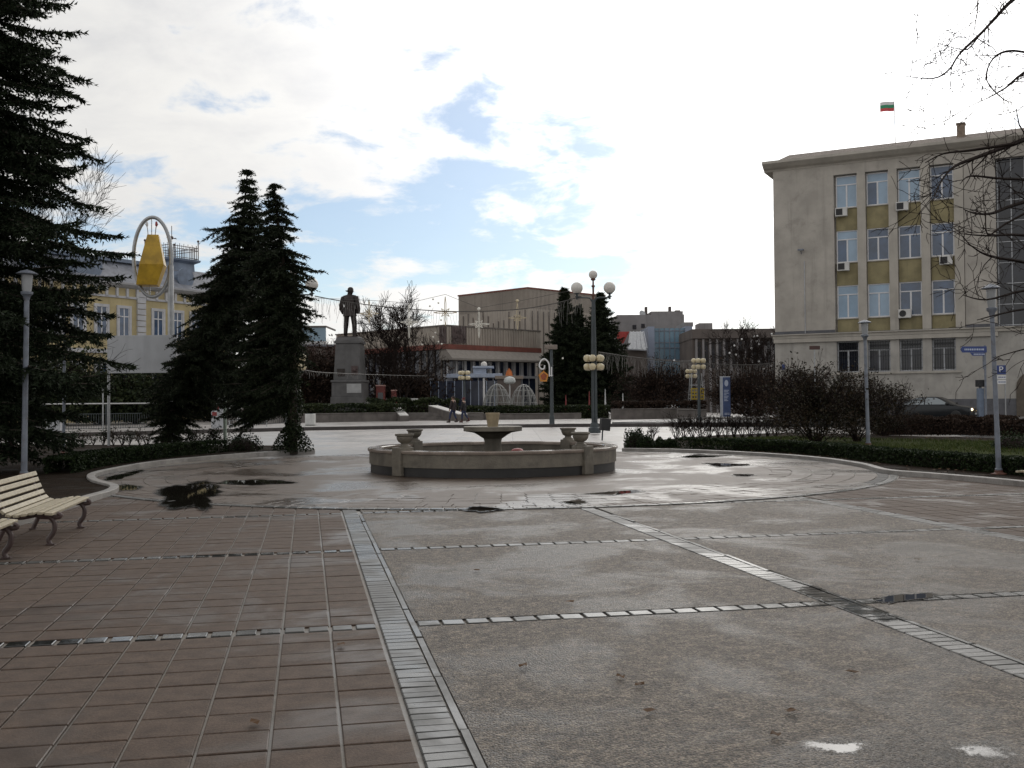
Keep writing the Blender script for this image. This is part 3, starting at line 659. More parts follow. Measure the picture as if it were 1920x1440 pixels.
for i, (x, Y, rx, H, lb) in enumerate(((70, 74, 4.5, 4.2, 'dark evergreen mass low behind the railing at the far left'), (190, 78, 4.5, 3.6, 'dark evergreen mass behind the railing under the white board'), (255, 80, 3.2, 3.4, 'dark bush behind the railing below the white board edge'),
                                    (470, 96, 4.2, 5.2, 'dark evergreen thicket between the two leaning spruces'), (530, 100, 3.5, 6., 'brown-green thicket left of the ivy-clad trunk'), (595, 101, 3.4, 5.6, 'reddish brown thicket between the ivy-clad trunk and the statue'), (392, 90, 3.5, 4., 'dark bush behind the leaning spruce'),
                                    (752, 106, 3.8, 4.2, 'dark thicket under the bare tree in front of the theatre'), (835, 108, 3.0, 2.6, 'low dark thicket at the theatre steps'))):
    shrub('background_shrub', lb, at0(x, 752, Y), rx, 2.4, H*.85, 30, 11000 if i in (0, 1, 2, 3, 6) else 6500, .28, 60+i, M_jun if i in (0, 1, 2, 3, 6) else M_brush, 2, rmin=.02)
hl = [G(*p) for p in ((415, 852), (330, 860), (250, 870), (170, 882), (110, 896))]
hedge('boxwood_hedge', 'low dark clipped hedge along the left kerb', smooth_poly([p+Vector((-.25, .55, 0)) for p in hl], 3), (.6), .33, 1900, .055, 51, M_box)
hr = [G(*p) for p in ((1282, 843), (1380, 847), (1470, 851), (1560, 858), (1640, 868), (1720, 877), (1800, 884), (1930, 896), (2060, 910))]
hedge('boxwood_hedge', 'long clipped hedge along the right kerb in front of the lawn', smooth_poly(hr, 3), .55, .31, 1900, .05, 52, M_box)
for i, (x, y, rx, H, lb) in enumerate(((455, 848, .72, .52, 'broad low evergreen mound beside the ivy-clad trunk'), (1192, 842, .42, .62, 'largest evergreen mound by the fountain, near the litter bin'), (1212, 843, .3, .4, 'middle evergreen mound at the hedge end'), (1236, 842, .26, .3, 'small clipped ball left of the hedge'), (1257, 842, .22, .28, 'smallest clipped ball at the hedge end'), (1905, 845, .7, .5, 'dark evergreen mound on the lawn at the right edge'))):
    mound('evergreen_mound', lb, at0(x, y, G(x, y).y, .05), rx, H, 1500, .06, 80+i, M_box)
# rose bushes in a row on the left bed, bare shrublets on the right bed
def row_plants(name, label, cat, group, spots, kinds):
    protos = [None]*len(kinds)
    for i, (x, y, sc) in enumerate(spots):
        k = i % len(kinds); b = G(x, y, .05)
        if protos[k] is None:
            protos[k] = shrub(name, label, b, *kinds[k], group=group, cat=cat); protos[k].scale = (sc,)*3
        else:
            c = copy_tree(protos[k]); c.location = b; c.scale = (sc,)*3; c.rotation_euler.z = i*2.1
row_plants('rose_bush', 'knee-high rose bush in the row behind the left hedge', 'rose bush', 'rose bushes in a row on the left bed',
           [(28, 834, 1), (52, 834, .9), (80, 834, 1.05), (97, 834, .85), (136, 834, 1), (157, 835, 1.05), (175, 834, .8), (194, 835, 1.1), (213, 835, 1), (229, 835, 1.15), (243, 835, .9), (262, 835, 1), (275, 836, 1.1), (355, 838, 1), (368, 837, 1.1), (384, 838, 1), (398, 838, 1.25), (415, 838, .9)],
           [(.22, .22, .5, 7, 160, .07, 101, M_rust, 1), (.24, .2, .52, 8, 200, .07, 102, M_box, 1), (.2, .2, .45, 6, 90, .07, 103, M_rust, 1)])
row_plants('bare_shrub', 'leafless thorny shrub in the thin row along the lawn edge', 'shrub', 'bare shrubs along the lawn edge',
           [(1268+i*15.5, 824-.35*i, .95+.1*math.sin(i*3)) for i in range(13)]+[(1224, 827, .7)],
           [(.42, .42, .78, 12, 60, .06, 111, M_brush, 2), (.4, .42, .7, 11, 40, .06, 112, M_brush, 2)])
lowh = [G(*p) for p in ((1640, 818), (1760, 817), (1850, 818), (1960, 820))]
hedge('thorn_hedge', 'brown leafless hedge in front of the parked car', lowh, 1.0, .62, 900, .09, 53, M_brush)
hedge('thorn_hedge', 'second brown hedge strip by the street, nearer the car', [p+Vector((2.2, 7, 0)) for p in lowh], 1.2, .62, 700, .1, 54, M_brush)
# grass tufts on the lawn
g = np.random.default_rng(5); LP = np.array([(p.x, p.y) for p in lawn_pts])
def inside(px, py, poly):
    c = np.zeros(len(px), bool); n = len(poly)
    for i in range(n):
        (x0, y0), (x1, y1) = poly[i], poly[(i+1) % n]
        k = ((y0 > py) != (y1 > py)) & (px < (x1-x0)*(py-y0)/(y1-y0+1e-9)+x0); c ^= k
    return c
qx, qy = g.uniform(LP[:, 0].min(), LP[:, 0].max(), 60000), g.uniform(LP[:, 1].min(), LP[:, 1].max(), 60000)
patch = np.sin(qx*.9)+np.sin(qy*.7+qx*.4)+g.normal(0, .5, 60000)
k = inside(qx, qy, LP) & (patch > -.9); qx, qy = qx[k], qy[k]; n = len(qx)
b = np.stack([qx, qy, np.full(n, .06)], 1); a = g.uniform(0, 2*PI, n); s = np.stack([np.cos(a), np.sin(a), a*0], 1)
tag(npmesh('grass', np.stack([b-s*.012, b+s*.012, b+np.stack([g.normal(0, .03, n), g.normal(0, .03, n), g.uniform(.05, .12, n)], 1)], 1), 3, M_grass), kind='stuff')
# leaf litter on the right bed and a few leaves on the paving
M_dead = leafmat('dead_leaves', (.05, .028, .015), (.11, .06, .03), .7, 3)
n = 5000; qx, qy = g.uniform(4, 22, n), g.uniform(17, 44, n); BP = np.array([(p.x, p.y) for p in bedR]); k = inside(qx, qy, BP) & (np.sin(qx*.8+1)+np.sin(qy*.9) > -.2)
V = np.stack([qx[k], qy[k], np.full(k.sum(), .085)], 1); tag(npmesh('fallen_leaves', leafquads(V, .09, g, .8), 4, M_dead), kind='stuff')
for i, (x, y) in enumerate(((1482, 1335), (1455, 1380), (1220, 1335), (1163, 1270), (1068, 1130), (478, 1357), (1200, 1285), (893, 1070), (980, 1250), (1600, 1262), (640, 1210), (1720, 1050))):
    a = i*1.7; b = G(x, y, .012); mb = MB(); L = .035
    pts = [(math.cos(a+t)*r*L, math.sin(a+t)*r*L, .004+.012*abs(math.sin(t*1.5+i))) for t, r in ((0, 1.3), (.6, .8), (1.3, .75), (2.2, .7), (3.1, 1.0), (4.1, .7), (5, .75), (5.7, .8))]
    o = mb.poly(pts).build('fallen_leaf', M_dead); o.location = b
    tag(o, 'small brown dead leaf lying on the wet paving', 'leaf', 'fallen leaves on the paving')

# ------------------------------------------------------------------ fountain
M_stone = mat('fountain_stone', (.15, .132, .105), .6, var=.3, vs=2.2, bump=.35, bs=40, streak=.85, stain=((.06, .055, .045), 2.2, .7))
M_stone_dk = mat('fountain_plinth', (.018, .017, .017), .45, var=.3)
M_rim = wet('fountain_coping', (.27, .22, .185), (.37, .31, .26), .12, .4, 1.5, 50, .15, lo=.3, hi=.55)
M_bowl = mat('warm_concrete', (.36, .29, .19), .6, var=.2, vs=4, bump=.2, bs=60, streak=.4)
fz_ = .016
ft = thing('fountain', 'round grey stone fountain basin with four urns on piers', 'fountain', (FC.x, FC.y, fz_))
FRd = 2.80
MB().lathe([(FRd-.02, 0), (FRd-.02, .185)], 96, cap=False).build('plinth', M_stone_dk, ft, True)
MB().lathe([(FRd-.02, .185), (FRd-.0, .185), (FRd+.01, .19), (FRd+.01, .47), (FRd-.22, .47), (FRd-.22, .05)], 96, cap=False).build('basin_wall', M_stone, ft, True)
MB().lathe([(FRd-.25, .467), (FRd+.035, .467), (FRd+.045, .48), (FRd+.045, .52), (FRd+.03, .535), (FRd-.235, .535), (FRd-.25, .52), (FRd-.25, .467)], 96, cap=False).build('coping', M_rim, ft, True)
MB().lathe([(.01, .06), (FRd-.2, .06)], 64).build('basin_floor', mat('basin_floor_stone', (.06, .055, .05), .95, var=.4, vs=1.5, spec=.1), ft)
MB().lathe([(.24, .05), (.225, .2), (.19, .62), (.21, .70), (.36, .80), (.44, .84)], 40).build('pedestal', M_stone, ft, True)
MB().lathe([(.2, .835), (.42, .836), (.56, .86), (.66, .875), (.672, .885), (.672, .975), (.655, .985), (.5, .97), (.15, .965)], 64).build('bowl', M_stone, ft, True)
MB().lathe([(.115, .96), (.118, .97), (.158, 1.25), (.165, 1.26), (.165, 1.295), (.14, 1.295), (.13, 1.26), (.02, 1.25)], 40).build('spout_pot', M_bowl, ft, True)
urn_p = [(.13, .60), (.13, .625), (.085, .65), (.075, .68), (.13, .715), (.16, .765), (.172, .81), (.168, .83), (.19, .84), (.202, .85), (.202, .885), (.165, .885), (.15, .83), (.02, .82)]
for x, y in ((768, 870), (1106, 870), (778, 846), (1072, 846)):
    p = G(x, y); d = Vector((p.x-FC.x, p.y-FC.y)); a = math.atan2(d.y, d.x)
    if y == 846: a = {778: R(138), 1072: R(46)}[x]
    else: a = {768: R(226), 1106: R(-44)}[x]
    M = Matrix.Rotation(a, 4, 'Z') @ Matrix.Translation((FRd-.17, 0, 0))
    pier = MB(); pier.box(-.14, .24, -.14, .14, 0, .60, M); o = pier.build('pier', M_stone, ft, bevel=.015)
    c = M @ Vector((0, 0, 0)); mb = MB(); mb.lathe(urn_p, 28, (c.x, c.y, .0)); mb.build('urn', M_stone, o, True)
mb = MB(); mb.lathe([(.15, 0), (.15, .22), (.165, .24), (.165, .27), (.13, .32), (.07, .345), (.001, .35)], 20); b = P(970, 838, FC.y+1.5)
o = mb.build('plastic_tub', mat('red_plastic', (.24, .022, .022), .45), None, True); o.location = (b.x, b.y, fz_+.06); tag(o, 'upturned red plastic tub inside the fountain basin', 'tub')

# ------------------------------------------------------------------ street lamps
M_pole = mat('painted_grey_steel', (.18, .20, .24), .5, var=.2, vs=5, streak=.45, stain=((.10, .06, .04), 7, .5))
M_dkpole = mat('dark_green_steel', (.05, .062, .068), .5, var=.2, vs=4)
M_globe = mat('milk_globe', (.62, .59, .55), .25, var=.06, vs=3)
M_globe_y = mat('yellowed_globe', (.58, .50, .33), .3, var=.12, vs=6)
M_rustm = mat('rusty_fitting', (.12, .05, .035), .6, var=.3, vs=9)
M_frost = mat('frosted_glass', (.32, .33, .34), .3, var=.1)
def park_lamp(label, base, H, rad=.06, tilt=(0, 0)):
    t = thing('park_lamp', label, 'street lamp', base, 0, 'slim park lamps'); t.rotation_euler = (tilt[1], tilt[0], 0)
    MB().tube([(0, 0, 0), (0, 0, .12), (0, 0, .13), (0, 0, .9), (0, 0, .92), (0, 0, H-.62)], [rad*1.5, rad*1.45, rad*1.1, rad*1.05, rad, rad*.9], 16).build('pole', M_pole, t, True)
    MB().lathe([(rad*3.2, 0), (rad*3.2, .025), (rad*2.4, .03), (rad*1.7, .05), (rad*1.6, .09)], 16).build('base_flange', M_rustm, t, True)
    MB().lathe([(rad*1.0, H-.64), (rad*1.3, H-.56), (rad*2.1, H-.52), (rad*2.2, H-.47), (rad*2.0, H-.465)], 20).build('collar', M_pole, t, True)
    MB().lathe([(rad*1.5, H-.47), (rad*1.75, H-.36), (rad*1.95, H-.15), (rad*1.95, H-.09)], 20).build('lantern', M_frost, t, True)
    MB().lathe([(rad*1.6, H-.11), (rad*3.7, H-.095), (rad*3.8, H-.08), (rad*2.2, H-.03), (rad*.5, H), (.001, H+.01)], 24).build('cap', M_pole, t, True)
    return t
def lamp_at(label, xb, yb, ytop, z0=.05, rad=.06, tilt=(0, 0)):
    b = G(xb, yb, z0); return park_lamp(label, b, zat(xb, ytop, b.y)-z0, rad, tilt)
lamp_at('slim lamp beside the bench under the big fir', 45, 895, 506, rad=.058, tilt=(R(.9), 0))
lamp_at('slim lamp in the right bed nearest the camera, before the glass stairwell', 1873, 890, 532, rad=.046, tilt=(R(-1.5), 0))
lamp_at('slim lamp between the rusty shrubs in front of the office facade', 1628, 836, 600, rad=.056, tilt=(R(-.9), 0))
lamp_at('slim lamp half hidden by the lower boughs of the fir', 119, 850, 560, rad=.045, tilt=(R(.6), 0))
def globe_lamp(label, base, H, seed):
    t = thing('globe_lamp', label, 'street lamp', base, 0, 'three-globe lamps on the square'); mb = MB()
    mb.lathe([(.30, 0), (.30, .25), (.22, .3), (.18, .5)], 16)
    for k in range(6):
        a = 2*PI*k/6; mb.tube([(.10*math.cos(a), .10*math.sin(a), .3), (.09*math.cos(a), .09*math.sin(a), H*.5), (.06*math.cos(a), .06*math.sin(a), H*.80)], [.05, .045, .033], 8)
    mb.tube([(0, 0, .3), (0, 0, H*.82)], .085, 10); mb.build('pole', M_dkpole, t, True, recalc=False)
    mb = MB(); mb.lathe([(.06, H*.80), (.06, H*.84), (.10, H*.845), (.10, H*.853), (.05, H*.858), (.05, H*.895), (.09, H*.90), (.09, H*.906), (.045, H*.91), (.04, H*.935), (.1, H*.94), (.13, H*.945), (.1, H*.95)], 14).build('finial', M_rustm, t, True)
    MB().sphere((0, 0, H-.21), .215, 24, 14).build('top_globe', M_globe, t, True, recalc=False)
    for s in (-1, 1):
        mb = MB(); pts = [(s*.05, 0, H*.80), (s*.14, 0, H*.825), (s*.32, 0, H*.832), (s*.80, 0, H*.832)]
        mb.tube(smooth_poly([Vector(p) for p in pts], 4), .035, 8); mb.lathe([(.05, -.08), (.06, .0), (.05, .02), (.12, .05), (.12, .075), (.055, .09), (.06, .17), (.14, .19), (.15, .23)], 14, (s*.80, 0, H*.832))
        a = mb.build('arm', M_dkpole, t, True); MB().sphere((s*.80, 0, H*.832+.20+.28), .295, 26, 16).build('globe', M_globe, a, True, recalc=False)
    cluster(t, 3.45)
    return t
def cluster(t, z):
    mb = MB(); mb.lathe([(.13, z-.4), (.13, z+.4)], 12)
    for k in range(6):
        a = 2*PI*k/6+.25
        for dz_ in (-.21, .21): mb.tube([(0, 0, z+dz_*.6), (.30*math.cos(a), .30*math.sin(a), z+dz_)], .025, 6)
    o = mb.build('cluster_bracket', M_dkpole, t, True)
    for k in range(6):
        a = 2*PI*k/6+.25
        for dz_ in (-.21, .21): MB().lathe([(.06, -.17), (.13, -.13), (.17, -.02), (.165, .05), (.12, .13), (.05, .16), (.001, .165)], 16, (.36*math.cos(a), .36*math.sin(a), z+dz_)).build('small_globe', M_globe_y, o, True, recalc=False)
bR = G(1115, 812); YG = bR.y
globe_lamp('tall three-globe lamp standing free beside the litter bin', bR, zat(1110, 507, YG), 1)
bL2 = at0(553, 800, 47, 0); globe_lamp('three-globe lamp hidden behind the ivy-clad spruce', bL2, zat(553, 499, 47), 2)
def cluster_lamp(label, base, H):
    t = thing('cluster_lamp', label, 'street lamp', base, 0, 'short lamps with globe clusters')
    MB().tube([(0, 0, 0), (0, 0, .3), (0, 0, .32), (0, 0, H)], [.2, .2, .11, .08], 12).build('pole', M_dkpole, t, True)
    cluster(t, H-.3); return t
for x, y, Y, lb in ((1311, 674, 70, 'cluster lamp above the yellow lattice frame'), (1297, 694, 88, 'smaller cluster lamp just behind the yellow lattice frame'), (871, 697, 86, 'cluster lamp in front of the theatre canopy, behind the walkers')):
    b = at0(x, 780, Y, .13); cluster_lamp(lb, b, zat(x, y, Y)-.13)
# litter bin by the lamp
b = G(1129, 826); t = thing('litter_bin', 'dark tilted litter bin on a post beside the three-globe lamp', 'litter bin', b, .2)
mb = MB(); mb.tube([(0, 0, 0), (.03, 0, .5)], .03, 8); mb.build('post', M_dkpole, t)
M = Matrix.Rotation(R(6), 4, 'Y') @ Matrix.Translation((.06, 0, .40)); mb = MB(); mb.box(-.19, .19, -.15, .15, 0, .46, M); mb.box(-.205, .205, -.165, .165, .44, .48, M); mb.build('bin', mat('black_bin', (.022, .022, .024), .5), t, bevel=.02)
mb = MB(); mb.bar((-.15, 0, .86), (-.21, 0, 1.02), .03, .02); mb.build('bracket', M_dkpole, t)
# scroll lamp with hanging lantern ornament
YS = 66.; b = at0(1035, 797, YS, .13); t = thing('scroll_lamp', 'dark lamp post carrying a white scroll with an orange lantern', 'street lamp', b); H = zat(1035, 655, YS)-.13
MB().tube([(0, 0, 0), (0, 0, .5), (0, 0, .52), (0, 0, H)], [.17, .16, .12, .09], 12).build('pole', M_dkpole, t, True)
mb = MB(); mb.box(-.42, .38, -.22, .22, H, H+.28); mb.build('lamp_head', mat('weathered_panel', (.20, .165, .14), .6), t, bevel=.03)
M_wh = mat('white_paint', (.72, .72, .72), .5, var=.08); M_or = mat('orange_panel', (.55, .22, .03), .45); M_dor = mat('dark_orange_panel', (.30, .07, .02), .45)
def px2(x, y): q = P(x, y, YS); return Vector((q.x-b.x, -.16, q.z-.13))
mb = MB(); pts = [px2(*q) for q in ((1030, 706), (1030, 690), (1028, 680), (1021, 673), (1014, 677), (1011, 686), (1015, 692), (1020, 691), (1021, 685))]
mb.tube(smooth_poly(pts, 4), .05, 6); mb.tube([px2(1034, 706), px2(1034, 688)], .04, 6); mb.bar(px2(1030, 704), px2(1036, 704), .05, .05); mb.build('scroll', M_wh, t, True)
c = px2(1019, 706)
def ring2(mb, outer, inner, y0, y1):
    n = len(outer); vs = [Vector((a, y, z)) for y in (y0, y1) for L in (outer, inner) for a, z in L]
    fs = []
    for i in range(n):
        j = (i+1) % n; fs += [(i, j, n+j, n+i), (2*n+i, 3*n+i, 3*n+j, 2*n+j), (i, 2*n+i, 2*n+j, j), (n+i, n+j, 3*n+j, 3*n+i)]
    mb.add(vs, fs)
o5 = [(-.32, -.02+.12), (0, .36), (.32, .10), (.20, -.32), (-.20, -.32)]; i5 = [(a*.66, z*.66) for a, z in o5]
mb = MB(); ring2(mb, [(c.x+a, c.z+z) for a, z in o5], [(c.x+a, c.z+z) for a, z in i5], c.y-.05, c.y+.05); mb.tube([px2(1020, 693), (c.x, c.y, c.z+.34)], .02, 6); lf = mb.build('lantern_frame', M_or, t)
mb = MB(); mb.prism([(c.x+a*.6, c.z+z*.6) for a, z in o5], c.y-.02, c.y+.02, lambda a, z, h: (a, h, z)); mb.build('lantern_panel', M_dor, lf)

# ------------------------------------------------------------------ benches
M_slat = mat('cream_bench_slats', (.40, .35, .25), .5, var=.16, vs=9, bump=.15, bs=30, stain=((.15, .11, .07), 9, .7))
M_iron = mat('cast_iron', (.07, .045, .042), .5, var=.2)
def bench(label, far, ang, L=2.0):
    """far end of the seat front on the ground; local x along the bench (to the far end), local -y = sitting side"""
    t = thing('park_bench', label, 'bench', far, ang, 'slatted park benches')
    zs = .82; prof = [(-.02, .435), (.07, .448), (.155, .445), (.235, .428), (.315, .415), (.395, .425), (.455, .475), (.50, .56), (.535, .655), (.565, .75), (.59, .84)]
    prof = [(y, z*zs) for y, z in prof]
    wood = [0, 1, 2, 3, 4, 5, 6, 7, 8, 9, 10]
    for i in wood:
        y, z = prof[i]; a = prof[max(0, i-1)]; c = prof[min(len(prof)-1, i+1)]; an = math.atan2(c[1]-a[1], c[0]-a[0])
        M = Matrix.Translation((0, y, z)) @ Matrix.Rotation(an, 4, 'X'); mb = MB(); wd = .056 if i else .08
        mb.box(-L+.02, -.02, -wd/2, wd/2, -.012, .02, M); mb.build('slat', M_slat, t, bevel=.006)
    for x in (-.22, -L+.22):
        mb = MB(); rib = [(x, y-.0, z-.034) for y, z in prof]; mb.tube(smooth_poly([Vector(p) for p in rib], 3), .022, 8)
        mb.tube(smooth_poly([Vector((x, .12, .335)), Vector((x, .02, .315)), Vector((x, -.04, .24)), Vector((x, -.03, .14)), Vector((x, .02, .06)), Vector((x, 0, .0))], 4), [.028]*21, 8)
        mb.tube(smooth_poly([Vector((x, .36, .31)), Vector((x, .46, .22)), Vector((x, .52, .12)), Vector((x, .57, 0))], 4), .028, 8)
        mb.tube(smooth_poly([Vector((x, -.07, .345)), Vector((x, -.10, .335)), Vector((x, -.09, .305)), Vector((x, .0, .305)), Vector((x, .14, .315))], 3), .024, 8)
        mb.box(x-.04, x+.04, -.045, .045, 0, .015); mb.box(x-.04, x+.04, .53, .61, 0, .015); mb.build('frame', M_iron, t, True)
    return t
fa = G(152, 990); nb_ = G(95, 1022); ba = math.atan2(fa.y-nb_.y, fa.x-nb_.x)
dd = Vector((math.cos(ba), math.sin(ba), 0)); pn = Vector((-dd.y, dd.x, 0)); e0 = fa+dd*.22
bench('cream slatted bench with curved back, fully in view under the fir', e0+Vector((0, 0, .004)), ba, (fa-nb_).length+.44)
bench('nearer cream bench cut off by the left edge, one slat end showing', e0-dd*((fa-nb_).length+.44+.55)+pn*.20+Vector((0, 0, .004)), ba)
b3 = P(1906, 884, 16.6); bench('cream bench at the far right edge, slat ends only', (b3.x, 16.6, .004), R(180+8))

# ------------------------------------------------------------------ left street furniture
M_gal = mat('galvanised_steel', (.36, .37, .38), .42, .6, var=.15)
M_board = mat('white_board', (.50, .51, .53), .5, var=.08, vs=1.5, streak=.25)
b = G(204, 836, .05); Yb = b.y; t = thing('notice_board', 'blank pale board on two thin posts below the yellow building', 'sign board', b)
x1 = P(332, 700, Yb).x-b.x; z0, z1 = zat(204, 700, Yb)-.05, zat(204, 632, Yb)-.05
MB().tube([(0, 0, 0), (0, 0, z1+.02)], .05, 10).build('post', M_gal, t, True); MB().tube([(x1-.1, 0, 0), (x1-.1, 0, z1)], .05, 10).build('post', M_gal, t, True)
mb = MB(); mb.box(0.02, x1, -.1, -.055, z0, z1+.05); mb.build('panel', M_board, t, bevel=.006)
# oval ring ornament with yellow lantern
b = at0(322, 838, 41.5, .05); Yo = 41.5; t = thing('ring_ornament', 'tall pole with an oval ring holding a big yellow lantern', 'street ornament', b)
zt = zat(321, 430, Yo)-.05; cx_ = P(286, 482, Yo).x-b.x; cz_ = zat(286, 482, Yo)-.05; ra, rb = 35.5*Yo/FPX, 75*Yo/FPX
px_ = P(320, 520, Yo).x-b.x
MB().tube([(0, 0, 0), (px_*.7, 0, zt*.6), (px_, 0, zat(320, 545, Yo)), (px_, 0, zat(320, 500, Yo))], [.14, .125, .12, .11], 14).build('pole', M_gal, t, True)
mb = MB(); mb.tube([(cx_+ra*math.cos(a), 0, cz_+rb*math.sin(a)) for a in [2*PI*k/48+.4 for k in range(49)]], .075, 10); mb.bar((px_, 0, cz_-.9), (cx_+ra*.8, 0, cz_-.95), .06, .1); mb.build('ring', M_gal, t, True)
mb = MB(); A = R(12); ht, hm, hb = cz_+41*Yo/FPX, cz_-16*Yo/FPX, cz_-54*Yo/FPX
def sq(r, z, ox): return [(cx_+ox*Yo/FPX+r*math.cos(A+PI/4+k*PI/2), r*math.sin(A+PI/4+k*PI/2), z) for k in range(4)]
l3 = sq(.30, ht, 2)+sq(.66, hm, 1)+sq(.56, hb, -9)
mb.add(l3, [(0, 1, 2, 3)]+[(i, (i+1) % 4, 4+(i+1) % 4, 4+i) for i in range(4)]+[(4+i, 4+(i+1) % 4, 8+(i+1) % 4, 8+i) for i in range(4)]+[(11, 10, 9, 8)])
mb.build('lantern', mat('yellow_lantern_sheet', (.44, .27, .02), .4, var=.22, vs=2.5, stain=((.30, .16, .02), 4, .5)), t, bevel=.01)
mb = MB(); mb.tube([(cx_-.03, 0, ht), (cx_-.03, 0, cz_+rb)], .02, 6); MB().tube([(cx_-.1, 0, hb), (cx_-.1, 0, cz_-rb*.98)], .02, 6).build('lower_hanger', M_gal, t)
for s in (-1, 1): mb.tube([(cx_-.03+s*.14, 0, ht), (cx_-.03+s*.17, 0, ht+.3), (cx_-.03+s*.2, 0, ht+.42), (cx_-.03+s*.26, 0, ht+.46)], .02, 6)
hg = mb.build('hanger', M_gal, t)
for s in (-1, 1): MB().lathe([(.03, 0), (.055, .05), (.045, .16), (.02, .2)], 10, (cx_-.03+s*.19, 0, ht+.36)).build('bulb', M_wh if s < 0 else mat('red_bulb', (.35, .05, .05), .4), hg, True)
# railing, cabinets, posts, bins
def railing(label, a, b_, H, step=.14):
    a, b_ = Vector(a), Vector(b_); d = b_-a; L = d.length; t = thing('metal_railing', label, 'railing', a, math.atan2(d.y, d.x), 'railings of the square')
    mb = MB(); mb.tube([(0, 0, H), (L, 0, H)], .035, 8); mb.build('top_rail', M_wh2, t)
    mb = MB(); mb.tube([(0, 0, .12), (L, 0, .12)], .02, 6); n = int(L/step)
    for k in range(n+1): mb.bar((L*k/n, 0, .12), (L*k/n, 0, H*.62), .02, .02)
    mb.tube([(0, 0, H*.62), (L, 0, H*.62)], .02, 6); mb.build('picket_panel', M_dkpole, t)
    for k in range(int(L/3)+1): MB().tube([(L*k/max(1, int(L/3)), 0, 0), (L*k/max(1, int(L/3)), 0, H)], .03, 8).build('post', M_dkpole, t)
    return t
M_wh2 = mat('chipped_white_paint', (.5, .5, .5), .5, var=.2, vs=4)
Yr = 55.
railing('long pale-topped railing at the left behind the signboard', at0(-40, 790, Yr, .13), at0(305, 790, Yr+7, .13), zat(140, 757, Yr)-.13)
railing('railing stretch right of the leaning spruce', at0(425, 790, 68, .13), at0(538, 790, 71, .13), zat(480, 760, 69)-.13)
t = thing('hooked_post', 'thin pale post with a short hooked arm behind the railing', 'post', at0(193, 800, 58, .13)); hp = zat(193, 722, 58)-.13
MB().tube(smooth_poly([Vector((0, 0, 0)), Vector((0, 0, hp-.1)), Vector((-.05, 0, hp)), Vector((-.4, 0, hp))], 4), .04, 8).build('pole', M_gal, t, True)
b = G(422, 836, .05); t = thing('pale_post', 'pale green post between the two spruces', 'post', b); hp = zat(421, 700, b.y)
mb = MB(); mb.tube([(0, 0, 0), (0, 0, hp)], .065, 12); mb.lathe([(.065, hp), (.06, hp+.03), (.001, hp+.05)], 12); mb.build('pole', mat('pale_green_paint', (.36, .43, .36), .5, var=.15), t, True)
M_cab = mat('cabinet_grey', (.42, .43, .45), .5, var=.12, vs=3, streak=.4)
Yk = 56.; b = at0(103, 806, Yk, .13); t = thing('utility_cabinet', 'squat grey utility cabinet on the terrace under the fir', 'cabinet', b)
w_ = 26*Yk/FPX; h_ = zat(103, 776, Yk)-.13; mb = MB(); mb.box(-w_/2, w_/2, -.25, .25, .08, h_); mb.build('body', M_cab, t, bevel=.015); mb = MB(); mb.box(-w_/2-.04, w_/2+.04, -.3, .3, h_+.002, h_+.06); mb.build('lid', M_cab, t); mb = MB(); mb.box(-w_/2+.05, w_/2-.05, -.27, -.252, .15, h_-.08); d_ = mb.build('door', M_cab, t); mb = MB(); mb.box(w_/2-.12, w_/2-.09, -.29, -.271, h_*.5, h_*.5+.12); mb.build('handle', M_dkpole, d_); mb = MB(); mb.box(-w_/2+.03, w_/2-.03, -.22, .22, 0, .078); mb.build('base', M_terr_edge, t)
Yk = 62.; b = at0(410, 804, Yk, .13); t = thing('utility_column', 'pale grey column box pasted with red notices', 'cabinet', b); h_ = zat(410, 746, Yk)-.13
mb = MB(); mb.box(-.36, .36, -.3, .3, 0, 1.05); mb.box(-.08, .32, -.25, .25, 1.052, h_); mb.build('body', M_cab, t, bevel=.015)
M_redp = mat('red_paper', (.20, .03, .03), .6, var=.3, vs=6)
mb = MB(); mb.box(-.30, -.02, -.312, -.303, .75, .98); mb.box(-.05, .1, -.262, -.253, 1.15, 1.45); mb.build('notice', M_redp, t)
Yk = 68.; b = at0(582, 801, Yk, .13); t = thing('white_bin', 'white square bin right of the ivy-clad trunk', 'bin', b); mb = MB(); mb.box(-.30, .30, -.3, .3, .04, .76); mb.build('body', mat('white_bin_paint', (.6, .6, .58), .5, var=.1, streak=.3), t, bevel=.02); mb = MB(); mb.box(-.28, .28, -.28, .28, 0, .04); mb.build('base', M_dkpole, t); mb = MB(); mb.box(-.2, .2, -.2, .2, .762, .79); mb.build('lid', M_dkpole, t)
